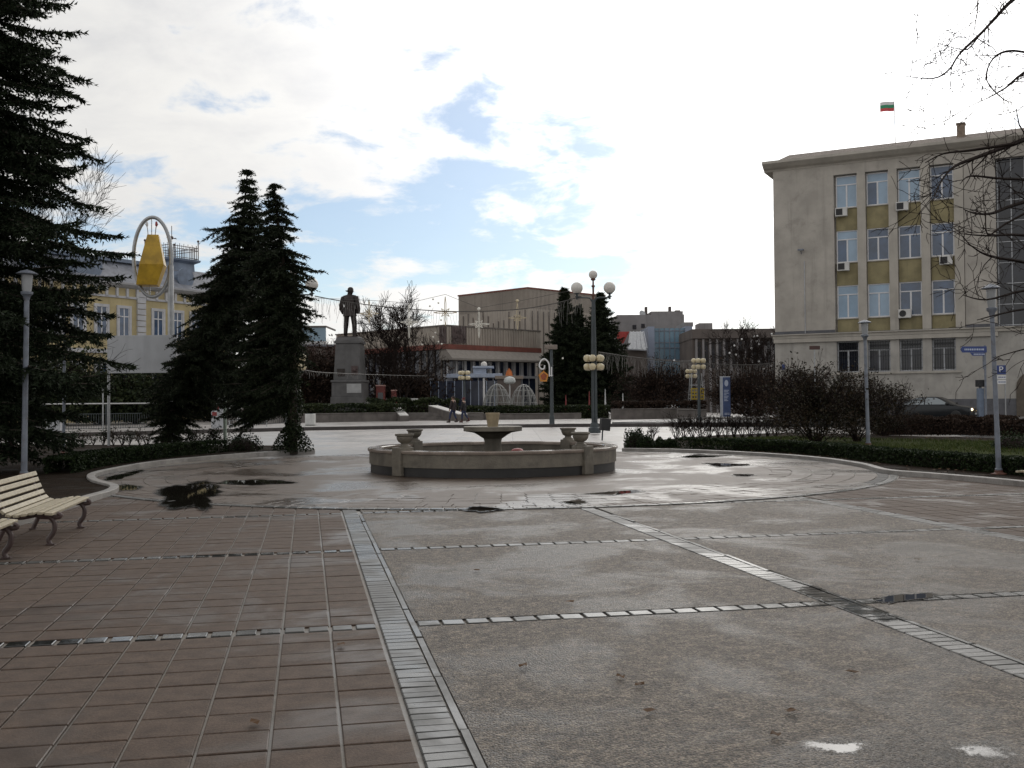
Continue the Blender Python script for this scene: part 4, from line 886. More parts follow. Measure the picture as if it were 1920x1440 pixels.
# stair with pale side walls near the railing
M_marble = mat('pale_stair_stone', (.5, .49, .47), .5, var=.15, vs=2)
M_wallst = mat('low_wall_stone', (.13, .115, .105), .65, var=.25, vs=1.5, bump=.4, bs=12, streak=.4)
def slope_wall(label, a, b_, za, zb, wd, name='stair_side_wall'):
    mb = MB(); a, b_ = Vector(a), Vector(b_); d = (b_-a).normalized(); n = Vector((-d.y, d.x, 0))*wd/2
    c = a.copy(); vs = [p+s*n+Vector((0, 0, z)) for p, zt_ in ((a, za), (b_, zb)) for s in (-1, 1) for z in (0, zt_)]
    vs = [q-c for q in vs]; mb.add(vs, [(0, 1, 3, 2), (4, 6, 7, 5), (0, 4, 5, 1), (2, 3, 7, 6), (0, 2, 6, 4)])
    t = mb.build(name, M_wallst); t.location = c; tag(t, label, 'stair wall')
    u = Vector((0, 0, .06)); mb = MB(); mb.add([q for q in [vs[1], vs[3], vs[7], vs[5]]]+[q+u for q in [vs[1], vs[3], vs[7], vs[5]]], [(0, 1, 2, 3), (4, 5, 6, 7), (0, 1, 5, 4), (1, 2, 6, 5), (2, 3, 7, 6), (3, 0, 4, 7)]); mb.build('coping', M_marble, t)
slope_wall('pale-topped stair wall left of the ivy-clad trunk, rising right', at0(492, 790, 72, .13), at0(532, 785, 82, .13), .55, 1.35, .6)
slope_wall('pale-topped stair wall near the pale green post', at0(428, 790, 72, .13), at0(455, 785, 82, .13), .75, 1.3, .6)
t = thing('stair_handrail', 'pair of pale sloping handrails between the two spruces', 'handrail', at0(430, 795, 67, .13)); o0 = Vector(t.location)
mb = MB()
for (xa, ya), (xb, yb) in (((428, 790), (500, 775)), ((500, 775), (538, 763)), ((428, 797), (505, 782)), ((505, 782), (535, 772)), ((428, 770), (465, 793)), ((428, 764), (458, 786))):
    mb.tube([P(xa, ya, 66)-o0, P(xb, yb, 66)-o0], .03, 6)
mb.build('rails', M_gal, t)
mb = MB()
for x, y in ((430, 790), (462, 787), (500, 775), (536, 765)): q = P(x, y, 66)-o0; mb.tube([(q.x, q.y, 0), tuple(q)], .03, 6)
mb.build('posts', M_gal, t); b = at0(453, 790, 69, .13); mb = MB(); mb.box(-.27, .27, -.12, .12, 0, zat(453, 775, 69)-.13); o = mb.build('white_bin', M_wh, None, bevel=.03); o.location = b; tag(o, 'small white striped box at the stair between the spruces', 'box')
mb = MB(); [mb.box(-.2+k*.13, -.15+k*.13, -.13, -.122, .08, .6) for k in range(4)]; mb.build('stripe', M_gal, o)
# low walls of the square, steps
def low_wall(label, a, b_, h, th=.5, cap=True):
    a, b_ = Vector(a), Vector(b_); d = b_-a; t = thing('low_wall', label, 'low wall', a, math.atan2(d.y, d.x), 'low walls of the square')
    mb = MB(); mb.box(0, d.length, 0, th, 0, h); mb.build('wall', M_wallst, t, bevel=.02)
    if cap: mb = MB(); mb.box(-.02, d.length+.02, -.04, th+.04, h+.001, h+.07); mb.build('coping', M_wallst, t, bevel=.015)
    return t
Yw = 82.
low_wall('low stone wall below the statue hedge', at0(556, 790, Yw-4, .13), at0(758, 790, Yw, .13), .62)
low_wall('low dark wall behind the walking couple', at0(905, 788, Yw+2, .13), at0(1090, 786, Yw+2, .13), .42)
low_wall('low wall end right of the globe lamp', at0(1150, 786, Yw-2, .13), at0(1300, 783, Yw, .13), .75)
low_wall('grey block wall in front of the blue pillar', at0(1272, 785, Yw-8, .13), at0(1325, 784, Yw-8, .13), .72)
t = thing('stone_steps', 'broad dark stone steps behind the walking couple', 'steps', at0(758, 789, Yw, .13)); xs = at0(905, 789, Yw).x-t.location.x
for k in range(5): mb = MB(); mb.box(0, xs, k*.42, (k+1)*.42+(2 if k == 4 else 0), 0, .12*(k+1)); mb.build('step', M_wallst, t)
slope_wall('pale-topped slanting cheek wall left of the steps', at0(758, 789, Yw-1.5, .13), at0(742, 784, Yw+3, .13), .42, 1.05, .7, 'cheek_wall'); slope_wall('pale-topped slanting cheek wall right of the steps', at0(868, 789, Yw-2.5, .13), at0(812, 784, Yw+4, .13), .5, 1.15, .8, 'cheek_wall')
for x, y, lb in ((777, 747, 'small pale block beside the red booth'), (695, 750, 'small pale block at the right foot of the statue')): mb = MB(); mb.box(-.3, .3, -.3, .3, 0, zat(x, y, 90)-.13); o = mb.build('stone_block', M_marble, None, bevel=.02); o.location = at0(x, 760, 90, .13); tag(o, lb, 'block')
hedge('clipped_hedge', 'dense green hedge at the foot of the statue', [at0(560, 790, Yw-1.5), at0(750, 790, Yw+2)], 3.2, 1.32, 700, .17, 55, M_jun, .13, wob=.06)
hedge('clipped_hedge', 'long flat hedge behind the walking couple and fountain', [at0(868, 790, Yw+5), at0(1000, 790, Yw+5), at0(1140, 790, Yw+5)], 3.0, 1.05, 700, .17, 56, M_jun, .13, wob=.06)
hedge('clipped_hedge', 'hedge above the low wall right of the globe lamp', [at0(1152, 790, Yw+1.6), at0(1230, 790, Yw+2), at0(1320, 790, Yw+2)], 2.4, 1.30, 800, .17, 57, M_brush, .13, wob=.06)
hedge('clipped_hedge', 'rough hedge left of the steps, further back', [at0(690, 790, 90), at0(860, 790, 90)], 2.2, 1.7, 500, .2, 58, M_jun, .13, wob=.1)

# ------------------------------------------------------------------ office building (right)
M_off = mat('office_render', (.40, .37, .33), .8, var=.14, vs=.6, bump=.5, bs=9, stain=((.20, .18, .16), .9, .45), streak=.4)
M_off2 = mat('office_pilaster', (.41, .38, .335), .8, var=.12, vs=.8, bump=.4, bs=9, streak=.35)
M_offb = mat('office_base_stone', (.38, .36, .33), .8, var=.14, vs=.7, bump=.4, bs=7, stain=((.2, .19, .18), 1.2, .5), streak=.4)
M_ochre = mat('ochre_panel', (.26, .222, .12), .75, var=.18, vs=1.5, streak=.45)
M_pl = mat('dark_plinth', (.10, .10, .11), .7, var=.2)
M_wframe = mat('white_window_frame', (.66, .66, .68), .4, var=.06)
M_glass = mat('window_glass', (.045, .08, .15), .06, var=.35, vs=.8, spec=.9)  # blue of the reflected sky is put into the pane colour
M_blind = mat('window_with_blind', (.27, .38, .50), .12, var=.12, vs=.7, spec=.8)  # pale blind, its colour pushed to blue for the reflected sky
M_dglass = mat('dark_window_glass', (.012, .014, .022), .08, var=.5, vs=.9, spec=.6)
M_grey = mat('weathered_frame', (.40, .41, .43), .6, var=.15)
M_ac = mat('ac_casing', (.58, .57, .55), .5, var=.08, streak=.25); M_black = mat('black_grille', (.02, .02, .022), .6)
def fS(x, y=460): return sz(FO, x, y)[0]
def fZ(x, y): return sz(FO, x, y)[1]
Lf = 24.0; S0 = fS(1451, 460)
t = thing('office_building', 'four-storey grey office block with ochre panels and white windows', 'building', (FO[0], FO[1], 0), FO[2]); OFB = t
cols = [(fS(1567), fS(1608)), (fS(1625), fS(1666)), (fS(1685), fS(1728)), (fS(1745), fS(1788))]
pitch = (cols[3][0]-cols[0][0])/3; ww = sum(b-a for a, b in cols)/4; cols = [(cols[0][0]+pitch*k, cols[0][0]+pitch*k+ww) for k in range(4)]
sL = cols[0][0]-.1; sR = cols[3][1]+.02; pilR = fS(1808); stair0 = fS(1868); stair1 = stair0+3.4
zr = [(fZ(1588, 388), fZ(1584, 328)), (fZ(1588, 491), fZ(1586, 431)), (fZ(1592, 596), fZ(1590, 534))]
zg = (fZ(1592, 698), fZ(1590, 640)); zband = fZ(1500, 626); zcor = fZ(1455, 322); zfr = zr[0][1]+.06
mb = MB(); DP = .32
mb.box(S0, sL, 0, 8, zband, zcor); mb.box(pilR+.02, stair0, 0, 8, zband, zcor); mb.box(stair1, Lf, 0, 8, zband, zcor)
mb.box(sL, pilR+.02, 0, 8, zfr, zcor); mb.box(sL, pilR+.02, DP+.14, 8, zband, zfr); mb.box(stair0, stair1, .9, 8, zband, zcor); mb.box(stair0, stair1, 0, .9, zcor-.7, zcor)
mb.build('upper_wall', M_off, t)
mb = MB(); gs = [S0]+[q for c in cols for q in (c[0]-.02, c[1]+.02)]+[Lf]
for k in range(0, len(gs)-1, 2): mb.box(gs[k], gs[k+1], -.06, 8, 1.5, zband-.32)
for a, b in cols: mb.box(a-.02, b+.02, -.06, 8, 1.5, zg[0]); mb.box(a-.02, b+.02, -.06, 8, zg[1], zband-.32); mb.box(a-.02, b+.02, .26, 8, zg[0], zg[1])
mb.build('ground_floor_wall', M_offb, t)
mb = MB(); mb.box(S0-.05, Lf, -.12, 8, 0, 1.5); mb.build('plinth', M_pl, t)
mb = MB(); mb.box(S0-.12, Lf, -.22, 8, zband-.32, zband-.1); mb.box(S0-.2, Lf, -.34, 8, zband-.1, zband-.03); mb.build('string_course', M_off2, t)
mb = MB(); mb.box(S0-.18, Lf, -.32, 8, zband-.029, zband-.002); mb.box(S0-.002, sL, -.04, -.002, zband, zband+.2); mb.box(pilR+.05, stair0, -.04, -.002, zband, zband+.2); mb.build('flashing', M_pl, t)
mb = MB(); mb.box(S0-.05, stair0+.02, -.24, -.06, zband-.62, zband-.34); mb.build('ledge', M_off2, t)
cz0 = zcor; mb = MB()
mb.prism([(-.02, cz0), (-.10, cz0+.12), (-.35, cz0+.22), (-.62, cz0+.42), (-.70, cz0+.48), (-.70, cz0+.66), (-.3, cz0+.72), (0, cz0+.74), (0, cz0)], S0-.62, Lf, lambda y, z, h: (h, y, z))
mb.box(S0-.62, Lf, .0, 8.6, cz0+.002, cz0+.70); mb.build('cornice', M_off2, t)
mb = MB(); mb.prism([(-.25, cz0+.705), (3.9, cz0+2.0), (8.2, cz0+.705)], S0+.3, Lf, lambda y, z, h: (h, y, z)); mb.build('roof', mat('old_roof', (.16, .13, .11), .85, var=.3, vs=2, bump=.5), t)
for k, x in enumerate([cols[0][0]-.12]+[c[1] for c in cols]):
    mb = MB(); x1 = (cols[k][0] if k < 4 else pilR+.02) if k else x+.12
    if k: mb.box(x+.03, x1-.03, -.05, DP+.13, zband+.0, zfr); mb.build('pilaster', M_off2, t, bevel=.01)
VAR = [['bb', 'gb', 'bb', 'gg'], ['gb', 'gg', 'gg', 'gg'], ['BB', 'BB', 'gg', 'gg']]
def window(parent, x0, x1, z0, z1, y, kind, frm, top=.28, bars=False, vis=None):
    mb = MB(); w = .075; zt_ = z0+(z1-z0)*(1-top); xm = (x0+x1)/2
    mb.box(x0, x0+w, y-.06, y, z0, z1); mb.box(x1-w, x1, y-.06, y, z0, z1); mb.box(x0+w, x1-w, y-.06, y, z0, z0+w); mb.box(x0+w, x1-w, y-.06, y, z1-w, z1); mb.box(x0+w, x1-w, y-.056, y, zt_-w/2, zt_+w/2); mb.box(xm-w*.7, xm+w*.7, y-.056, y, z0+w, zt_-w/2)
    f = mb.build('window', frm, parent)
    mm = {'g': M_glass, 'b': M_blind, 'B': M_blind, 'd': M_dglass}
    for k, (a, b) in enumerate(((x0+w, xm-w*.7), (xm+w*.7, x1-w))): MB().box(a, b, y-.02, y-.012, z0+w, zt_-w/2).build('pane', mm[kind[k]], f)
    MB().box(x0+w, x1-w, y-.02, y-.012, zt_+w/2, z1-w).build('pane', mm['b' if kind in ('bb', 'gb') else kind[0]], f)
    if bars:
        mb = MB(); n = 9
        for k in range(1, n): mb.bar((x0+(x1-x0)*k/n, y-.11, z0+.04), (x0+(x1-x0)*k/n, y-.11, z1-.04), .018, .018)
        for q in (.1, .5, .72, .95): mb.bar((x0, y-.11, z0+(z1-z0)*q), (x1, y-.11, z0+(z1-z0)*q), .018, .018)
        for k in range(1, n): mb.tube([(x0+(x1-x0)*(k+.0)/n+.07*math.cos(a), y-.11, z0+(z1-z0)*.84+.07*math.sin(a)) for a in [j*PI/4 for j in range(9)]], .008, 4)
        mb.build('grille', M_black, f)
    mb = MB(); mb.box(x0-.04, x1+.04, y-.2, y-.062, z0-.06, z0-.005); mb.build('sill', M_off2, f)
    return f
for r in range(3):
    for k, (a, b) in enumerate(cols):
        window(t, a, b, zr[r][0], zr[r][1], DP+.1, VAR[r][k], M_wframe)
        zlo = zr[r+1][1] if r < 2 else zband
        mb = MB(); mb.box(a-.0, b+.0, DP-.02, DP+.12, zlo, zr[r][0]-.065); mb.build('spandrel_panel', M_ochre, t)
for a, b in cols: window(t, a, b, zg[0], zg[1], .22, 'dd', M_grey, .3, True)
mb = MB(); mb.box(cols[0][0]-.4, cols[3][1]+.35, -.16, -.065, zg[0]-.16, zg[0]-.06); mb.build('sill_band', M_off2, t)
mb = MB(); mb.box(stair0, stair1, .5, .53, zband+.05, zcor-.7); g_ = mb.build('stairwell_glazing', M_dglass, t)
mb = MB()
for k in range(5): x = stair0+.1+(stair1-stair0-.2)*k/4; mb.box(x-.03, x+.03, .42, .49, zband+.05, zcor-.7)
for k in range(9): z = zband+.1+(zcor-.8-zband)*k/8; mb.box(stair0, stair1, .43, .488, z-.025, z+.025)
mb.build('mullions', M_grey, g_)
sa = fS(1905, 700); mb = MB(); pts = [(sa, .3), (sa, 2.2)]+[(sa+.9-.9*math.cos(a), 2.2+1.0*math.sin(a)) for a in [PI*k/10 for k in range(1, 10)]]+[(sa+1.8, 2.2), (sa+1.8, .3)]
mb.prism(pts, -.16, -.125, lambda x, z, h: (x, h, z)); mb.build('arched_door', mat('door_wood', (.10, .08, .06), .6, var=.2), t)
sc_, zc_ = sz(FO, 1797, 262); mb = MB(); mb.box(sc_-.25, sc_+.25, 2.2, 2.8, cz0+.8, cz0+2.35); mb.box(sc_-.3, sc_+.3, 2.15, 2.85, cz0+2.352, cz0+2.45); mb.build('chimney', mat('chimney_brick', (.22, .17, .13), .85, var=.25, vs=5), t)
mb = MB(); mb.tube([(fS(1508), -.05, zband), (fS(1508), -.05, fZ(1505, 490))], .03, 6); mb.build('drain_cable', M_grey, t)
def on_office(name, label, cat, s, z, out, group=None):
    p = OF(s, -out, z); return thing(name, label, cat, p, FO[2], group)
ac_l = {(0, 0): 'air conditioner under the top-floor window nearest the blank wall', (2, 0): 'air conditioner under the third top-floor window', (0, 1): 'air conditioner under the second-row window nearest the blank wall', (3, 1): 'air conditioner under the fourth second-row window, right side', (2, 2): 'air conditioner with round fan grille beside a third-row window sill'}
for (k, r), lb in ac_l.items():
    px = {(0, 0): (1578, 398), (2, 0): (1692, 387), (0, 1): (1582, 500), (3, 1): (1774, 488), (2, 2): (1697, 588)}[(k, r)]
    s0, z0 = sz(FO, *px); o = on_office('air_conditioner', lb, 'air conditioner', s0, z0-.3, .10, 'air conditioners on the office facade')
    mb = MB(); mb.box(-.40, .40, -.18, .14, 0, .58); mb.build('casing', M_ac, o, bevel=.02)
    if (k, r) == (2, 2): mb = MB(); mb.lathe([(.22, -.0), (.22, .012)], 24); gq = mb.build('fan_grille', M_black, o); gq.rotation_euler = (PI/2, 0, 0); gq.location = (-.12, -.182, .29)
    else: mb = MB(); mb.box(-.34, .10, -.192, -.181, .07, .51); mb.build('fan_grille', M_black, o)
    for x in (-.3, .3): mb = MB(); mb.bar((x, -.15, -.02), (x, .2, -.02), .03, .03); mb.build('bracket', M_grey, o)
s0, z0 = sz(FO, 1503, 470); o = on_office('floodlight', 'small floodlight on the blank office wall', 'floodlight', s0, z0, .0); mb = MB(); mb.bar((0, 0, -.25), (0, -.28, -.05), .04, .04); mb.box(-.2, .2, -.42, -.14, -.02, .08); mb.build('lamp_head', M_pole, o, bevel=.01); mb = MB(); mb.box(-.14, .14, -.38, -.18, -.05, -.022); mb.build('lens', M_frost, o)
# flag on the roof
pf = P(1676, 196, FO[1]+2); fl = thing('flag', 'white green and red flag on a thin pole above the office roof', 'flag', (pf.x+.1, FO[1]+2, cz0+1.2)); zt = pf.z+.35-(cz0+1.2)
MB().tube([(0, 0, 0), (-.08, 0, zt)], .03, 8).build('pole', M_grey, fl, True)
for k, mcol in enumerate((mat('flag_white', (.75, .75, .75), .8, var=0), mat('flag_green', (.05, .30, .16), .8, var=0), mat('flag_red', (.62, .09, .10), .8, var=0))):
    mb = MB(); n = 14; hh = .24; vs = []
    for i in range(n+1):
        u = i/n; yy = .10*math.sin(u*7); dz_ = -.03*u+.02*math.sin(u*6)
        for zq in (zt-.12-hh*k, zt-.12-hh*(k+1)): vs.append((-.1-u*1.0, yy, zq+dz_))
    mb.add(vs, [(2*i, 2*i+1, 2*i+3, 2*i+2) for i in range(n)]); mb.build('stripe', mcol, fl, recalc=False)

# ------------------------------------------------------------------ yellow historic building (left)
FH = frame_of(250, 640, 92, R(57.5)); M_yel = mat('yellow_render', (.46, .38, .21), .75, var=.12, vs=.7, streak=.3); M_trim = mat('white_stucco', (.50, .50, .52), .7, var=.1, vs=1.5, streak=.25)
M_slate = mat('slate_roof', (.17, .18, .21), .55, var=.25, vs=1.3, bump=.6, bs=6); M_zinc = mat('zinc_roof', (.16, .20, .27), .5, var=.25, vs=.9, streak=.3)
t = thing('historic_building', 'yellow two-storey historic building with white trim, mansard roof and turret', 'building', (FH[0], FH[1], 0), FH[2])
hS = lambda x, y=600: sz(FH, x, y)[0]; hZ = lambda x, y: sz(FH, x, y)[1]
ze = hZ(250, 535); zw0, zw1 = hZ(250, 627), hZ(250, 580); zgf = hZ(250, 660); s0, s1 = -26., hS(441)
zrd = hZ(200, 480)
q1 = (hS(256), hS(272)); q2 = (hS(428), s1)
wins = []; wsp = (hS(332)-hS(296)); wwd = max(1.0, (hS(305)-hS(287)))
for k, x in enumerate((332, 296)): wins.append(hS(x))
x = hS(232)
while x > s0+1: wins.append(x); x -= wsp*1.05
x = wins[0]+wsp
while x < q2[0]-.8: wins.append(x); x += wsp
mb = MB(); mb.box(s0, s1, 0, 12, 0, ze-.35); mb.build('wall', M_yel, t)
mb = MB(); mb.prism([(0, ze-.35), (-.25, ze-.25), (-.55, ze-.05), (-.6, ze+.12), (0, ze+.14)], s0, s1+.3, lambda y, z, h: (h, y, z)); mb.build('cornice', M_trim, t)
mb = MB()
x = s0
while x < s1: mb.box(x, x+.22, -.18, -.002, ze-1.15, ze-.36); x += 1.05
mb.box(s0, s1, -.10, -.002, zw1+.9, zw1+1.1); mb.box(s0, s1, -.14, -.002, zgf-.2, zgf+.15); mb.build('frieze', M_trim, t)
for a, b in (q1, q2):
    mb = MB(); z = .3
    while z < ze-.5: mb.box(a, b, -.16, -.002, z, z+.46); z += .52
    mb.build('quoin', M_trim, t)
def hwin(x, z0, z1):
    mb = MB(); a, b = x-wwd/2, x+wwd/2
    for q in ((a-.22, a, z0-.2, z1+.25), (b, b+.22, z0-.2, z1+.25), (a, b, z1, z1+.25), (a-.3, b+.3, z0-.35, z0-.2)): mb.box(q[0], q[1], -.12, -.002, q[2], q[3])
    f = mb.build('window', M_trim, t); mb = MB(); mb.box(a, b, -.03, -.004, z0-.2, z1); mb.build('pane', M_glass, f)
    mb = MB(); mb.box(x-.05, x+.05, -.07, -.031, z0-.2, z1); mb.box(a, x-.05, -.068, -.031, z0+(z1-z0)*.66, z0+(z1-z0)*.66+.09); mb.box(x+.05, b, -.068, -.031, z0+(z1-z0)*.66, z0+(z1-z0)*.66+.09); mb.box(a, a+.08, -.066, -.031, z0-.2, z1); mb.box(b-.08, b, -.066, -.031, z0-.2, z1); mb.build('sash', M_wframe, f)
for x in wins: hwin(x, zw0, zw1); hwin(x, 1.4, zgf-1.2)
mb = MB(); mb.prism([(-.3, ze+.141), (2.2, zrd), (10.5, zrd), (12.4, ze+.141)], s0, s1-.2, lambda y, z, h: (h, y, z)); mb.build('roof', M_slate, t)
mb = MB(); mb.box(s0, hS(310, 500), 1.7, 2.6, zrd-.1, zrd+.22); mb.build('ridge_cap', M_zinc, t)
for xd in (178, 352, 150, 60):
    s_ = hS(xd, 500); zc = ze+.55*(zrd-ze); mb = MB(); M = Matrix.Translation((s_, 1.0, zc)) @ Matrix.Rotation(PI/2, 4, 'X')
    vs = MB(); vs.lathe([(.75, -1.2), (.75, .55), (.95, .56), (.95, .75), (.55, .76)], 20); d_ = vs.build('dormer', M_zinc, t); d_.matrix_local = M
    vs = MB(); vs.lathe([(.54, .62), (.54, .66)], 20); vs.build('pane', M_dglass, d_)
sa, sb = hS(334, 540), hS(404, 540); sm = (sa+sb)/2; hw = (sb-sa)/2; zt0 = ze+.15; zt1 = hZ(362, 483)
mb = MB(); prof = [(1.0, 0), (.86, .12), (.74, .35), (.68, .62), (.66, .9), (.70, .92), (.84, .97), (.86, 1.03), (.6, 1.04)]
for (r, f), (r2, f2) in zip(prof, prof[1:]):
    z_, z2 = zt0+(zt1-zt0)*f, zt0+(zt1-zt0)*f2; A_ = [(sm+sx*hw*r, 3.6+sy*hw*r, z_) for sx, sy in ((-1, -1), (1, -1), (1, 1), (-1, 1))]+[(sm+sx*hw*r2, 3.6+sy*hw*r2, z2) for sx, sy in ((-1, -1), (1, -1), (1, 1), (-1, 1))]
    mb.add(A_, [(i, (i+1) % 4, 4+(i+1) % 4, 4+i) for i in range(4)])
mb.add(A_[4:], [(0, 1, 2, 3)]); tu = mb.build('turret', M_zinc, t)
mb = MB(); hr_ = hw*.78; zp = zt0+(zt1-zt0)*1.04; zq = zp+1.15
cs4 = [(sm-hr_, 3.6-hr_), (sm+hr_, 3.6-hr_), (sm+hr_, 3.6+hr_), (sm-hr_, 3.6+hr_)]
for i in range(4):
    a, b = Vector((*cs4[i], 0)), Vector((*cs4[(i+1) % 4], 0))
    for z in (zp+.1, zq-.25, zq): mb.bar(a+Vector((0, 0, z)), b+Vector((0, 0, z)), .05, .05)
    for k in range(14): p = a.lerp(b, k/14); mb.bar((p.x, p.y, zp), (p.x, p.y, zq+(.25 if k % 2 else .1)), .035, .035)
    mb.tube([(a.x, a.y, zp), (a.x, a.y, zq+.6)], .05, 6); mb.sphere((a.x, a.y, zq+.7), .12, 8, 6)
mb.build('roof_railing', M_iron, tu)
mb = MB(); zc = hZ(361, 415); mb.tube([(sm, 3.6, zp), (sm, 3.6, zc)], .035, 6); mb.bar((sm-.6, 3.6, zc-1.2), (sm+.6, 3.6, zc-1.2), .05, .05); mb.bar((sm, 3.0, zc-1.25), (sm, 4.2, zc-1.25), .05, .05); mb.sphere((sm, 3.6, zq+1.0), .18, 8, 6); mb.build('mast', M_iron, tu)

# ------------------------------------------------------------------ theatre
M_conc = mat('ribbed_concrete', (.36, .315, .27), .8, var=.14, vs=.35, bump=.4, bs=3, streak=.45); M_concd = mat('concrete_rib', (.15, .13, .115), .85, var=.2); M_redb = mat('dark_red_band', (.17, .05, .035), .7, var=.2, vs=1)
M_bglass = mat('blue_dark_glass', (.02, .026, .05), .12, var=.4, vs=.5, spec=.7)
AT = R(-44.5); FT = frame_of(835, 700, 113, AT)     # left face of the low wing; x along left->right, corner at 0
t = thing('theatre', 'brown concrete theatre with tall windowless stage tower and low glazed wing', 'building', (FT[0], FT[1], 0), AT)
zl1 = zat(835, 611, 113); zl0 = zat(835, 645, 113); zso = zat(835, 656, 113); Wl = 20.; Wr = 15.3
mb = MB(); mb.box(-Wl, 0, 0, Wr, zl0, zl1); mb.build('wing_fascia', M_conc, t)
mb = MB(); mb.box(-Wl-.1, .12, -.12, Wr, zl1+.001, zl1+.14); mb.build('wing_roof_edge', M_concd, t)
mb = MB(); mb.box(-Wl, .15, -.15, Wr, zl0-.55, zl0-.001); mb.build('red_band', M_redb, t)
mb = MB(); [mb.box(-.002, .09, .2+k*.42, .34+k*.42, zl0+.05, zl1-.05) for k in range(35)]; mb.build('rib_panel', M_conc, t)
mb = MB(); mb.prism([(.10, zl0-.552), (1.1, zso-.9), (1.1, zso-1.1), (-1, zso-1.1), (-1, zl0-.552)], 0, Wr, lambda x, z, h: (x, h, z)); mb.build('canopy_soffit', mat('pale_soffit', (.25, .225, .20), .8, var=.1), t)
zwb = zat(835, 702, 113)
mb = MB(); mb.box(-Wl+.5, -.9, .5, Wr, 0, zl0-.553); mb.build('glazing', M_bglass, t)
mb = MB()
for k in range(11): y = .9+k*1.32; mb.box(-.899, -.70, y, y+.14, zwb, zso-1.1); mb.box(-.899, -.8, y+.32, y+.40, zwb, zso-1.1); mb.box(-.899, -.8, y+1.1, y+1.16, zwb, zso-1.1)
mb.build('mullions', M_wframe, t)
mb = MB(); mb.box(-.92, -.55, .5, Wr, zwb-.3, zwb-.001); mb.build('floor_band', M_trim, t)
mb = MB()
for k in range(16): mb.box(-Wl+.8+k*1.2, -Wl+1.0+k*1.2, .36, .499, 0, zl0-.56)
mb.build('side_mullions', M_concd, t)
mb = MB()
for k in range(12): y = .9+k*1.2; mb.box(-.899, -.82, y, y+.1, .2, zwb-.31)
mb.build('lower_mullions', M_grey, t)
for x, w_ in ((829, 1.0), (853, 1.1), (866, 1.1)):
    s_, z_ = sz((FT[0], FT[1], AT+PI/2), x, 627); mb = MB(); zz_ = z_-1.0; rr = random.Random(x)
    mb.box(.095, .13, s_-w_/2, s_+w_/2, zz_, zz_+1.9)
    for k in range(9): a = s_+rr.uniform(-.4, .4); c = zz_+rr.uniform(.2, 1.6); mb.box(.131, .18, a-.16, a+.16, c-.14, c+.14)
    mb.build('relief_panel', M_iron, t)
# stage tower: nearest corner on x=990
FT2 = frame_of(990, 600, 137, AT); dv = Vector((FT2[0]-FT[0], FT2[1]-FT[1])); tx = dv.x*math.cos(AT)+dv.y*math.sin(AT); ty = -dv.x*math.sin(AT)+dv.y*math.cos(AT)
ztw = zat(990, 541, 137); sl_ = sz(FT2, 860, 600)[0]
mb = MB(); mb.box(tx+sl_, tx, ty, ty+16, 0, ztw); mb.build('stage_tower', M_conc, t)
mb = MB(); mb.box(tx+sl_-.1, tx+.1, ty-.1, ty+16.1, ztw+.001, ztw+.2); mb.build('tower_roof_edge', M_redb, t)
mb = MB(); rr = random.Random(4)
for k in range(13): x = tx+sl_+1.0+(-sl_-1.5)*k/12; mb.box(x-.06, x+.06, ty-.10, ty-.001, 0, ztw-(3.2+rr.uniform(-.8, 1.2)))
for k in range(60): x = tx+sl_+.1+(-sl_-.2)*k/59; mb.box(x-.02, x+.02, ty-.03, ty-.0015, ztw-2.6, ztw-.1)
for k in range(14): y = ty+.8+k*1.1; mb.box(tx+.001, tx+.10, y-.06, y+.06, 0, ztw-2.9)
for k in range(60): y = ty+.1+k*.26; mb.box(tx+.0015, tx+.03, y-.02, y+.02, ztw-2.6, ztw-.1)
mb.build('tower_rib', M_concd, t)
# entrance kiosk with pale roofs in front of the theatre
YK = 101.; b = at0(908, 752, YK, .13); t = thing('entrance_canopy', 'pale blue flat canopy on a white post in front of the theatre', 'canopy', b); M_lb = mat('pale_blue_paint', (.33, .38, .48), .5, var=.1)
kx = lambda x: P(x, 700, YK).x-b.x; kz = lambda y: zat(908, y, YK)-.13
mb = MB(); mb.box(kx(838), kx(942), -1.2, 1.2, kz(708), kz(701)); mb.build('roof_slab', M_lb, t, bevel=.03); mb = MB(); mb.box(kx(888), kx(912), -.8, .8, kz(700.8), kz(691)); mb.build('upper_box', M_lb, t); mb = MB(); mb.box(kx(887), kx(926), -1, 1, kz(690.8), kz(687)); mb.build('upper_slab', M_lb, t, bevel=.03)
MB().tube([(0, -.9, 0), (0, -.9, kz(708))], .10, 10).build('post', M_wh, t, True); MB().tube([(kx(938), 1, 0), (kx(938), 1, kz(708))], .10, 10).build('post', M_lb, t, True)
MB().sphere((0, 0, kz(684)), .32, 16, 10).build('globe', M_globe, t, True, recalc=False)
t = thing('lattice_walls', 'blue glazed entrance doors below the canopy', 'glazed entrance', at0(880, 752, 106, .13)); mb = MB(); mb.box(-4, 3.4, 0, .2, 0, kz(712)); mb.build('glass', M_bglass, t); mb = MB(); [mb.box(-4+k*.82, -3.92+k*.82, -.08, -.001, 0, kz(712)) for k in range(10)]; mb.build('mullions', M_lb, t); t.name = 'glazed_entrance'
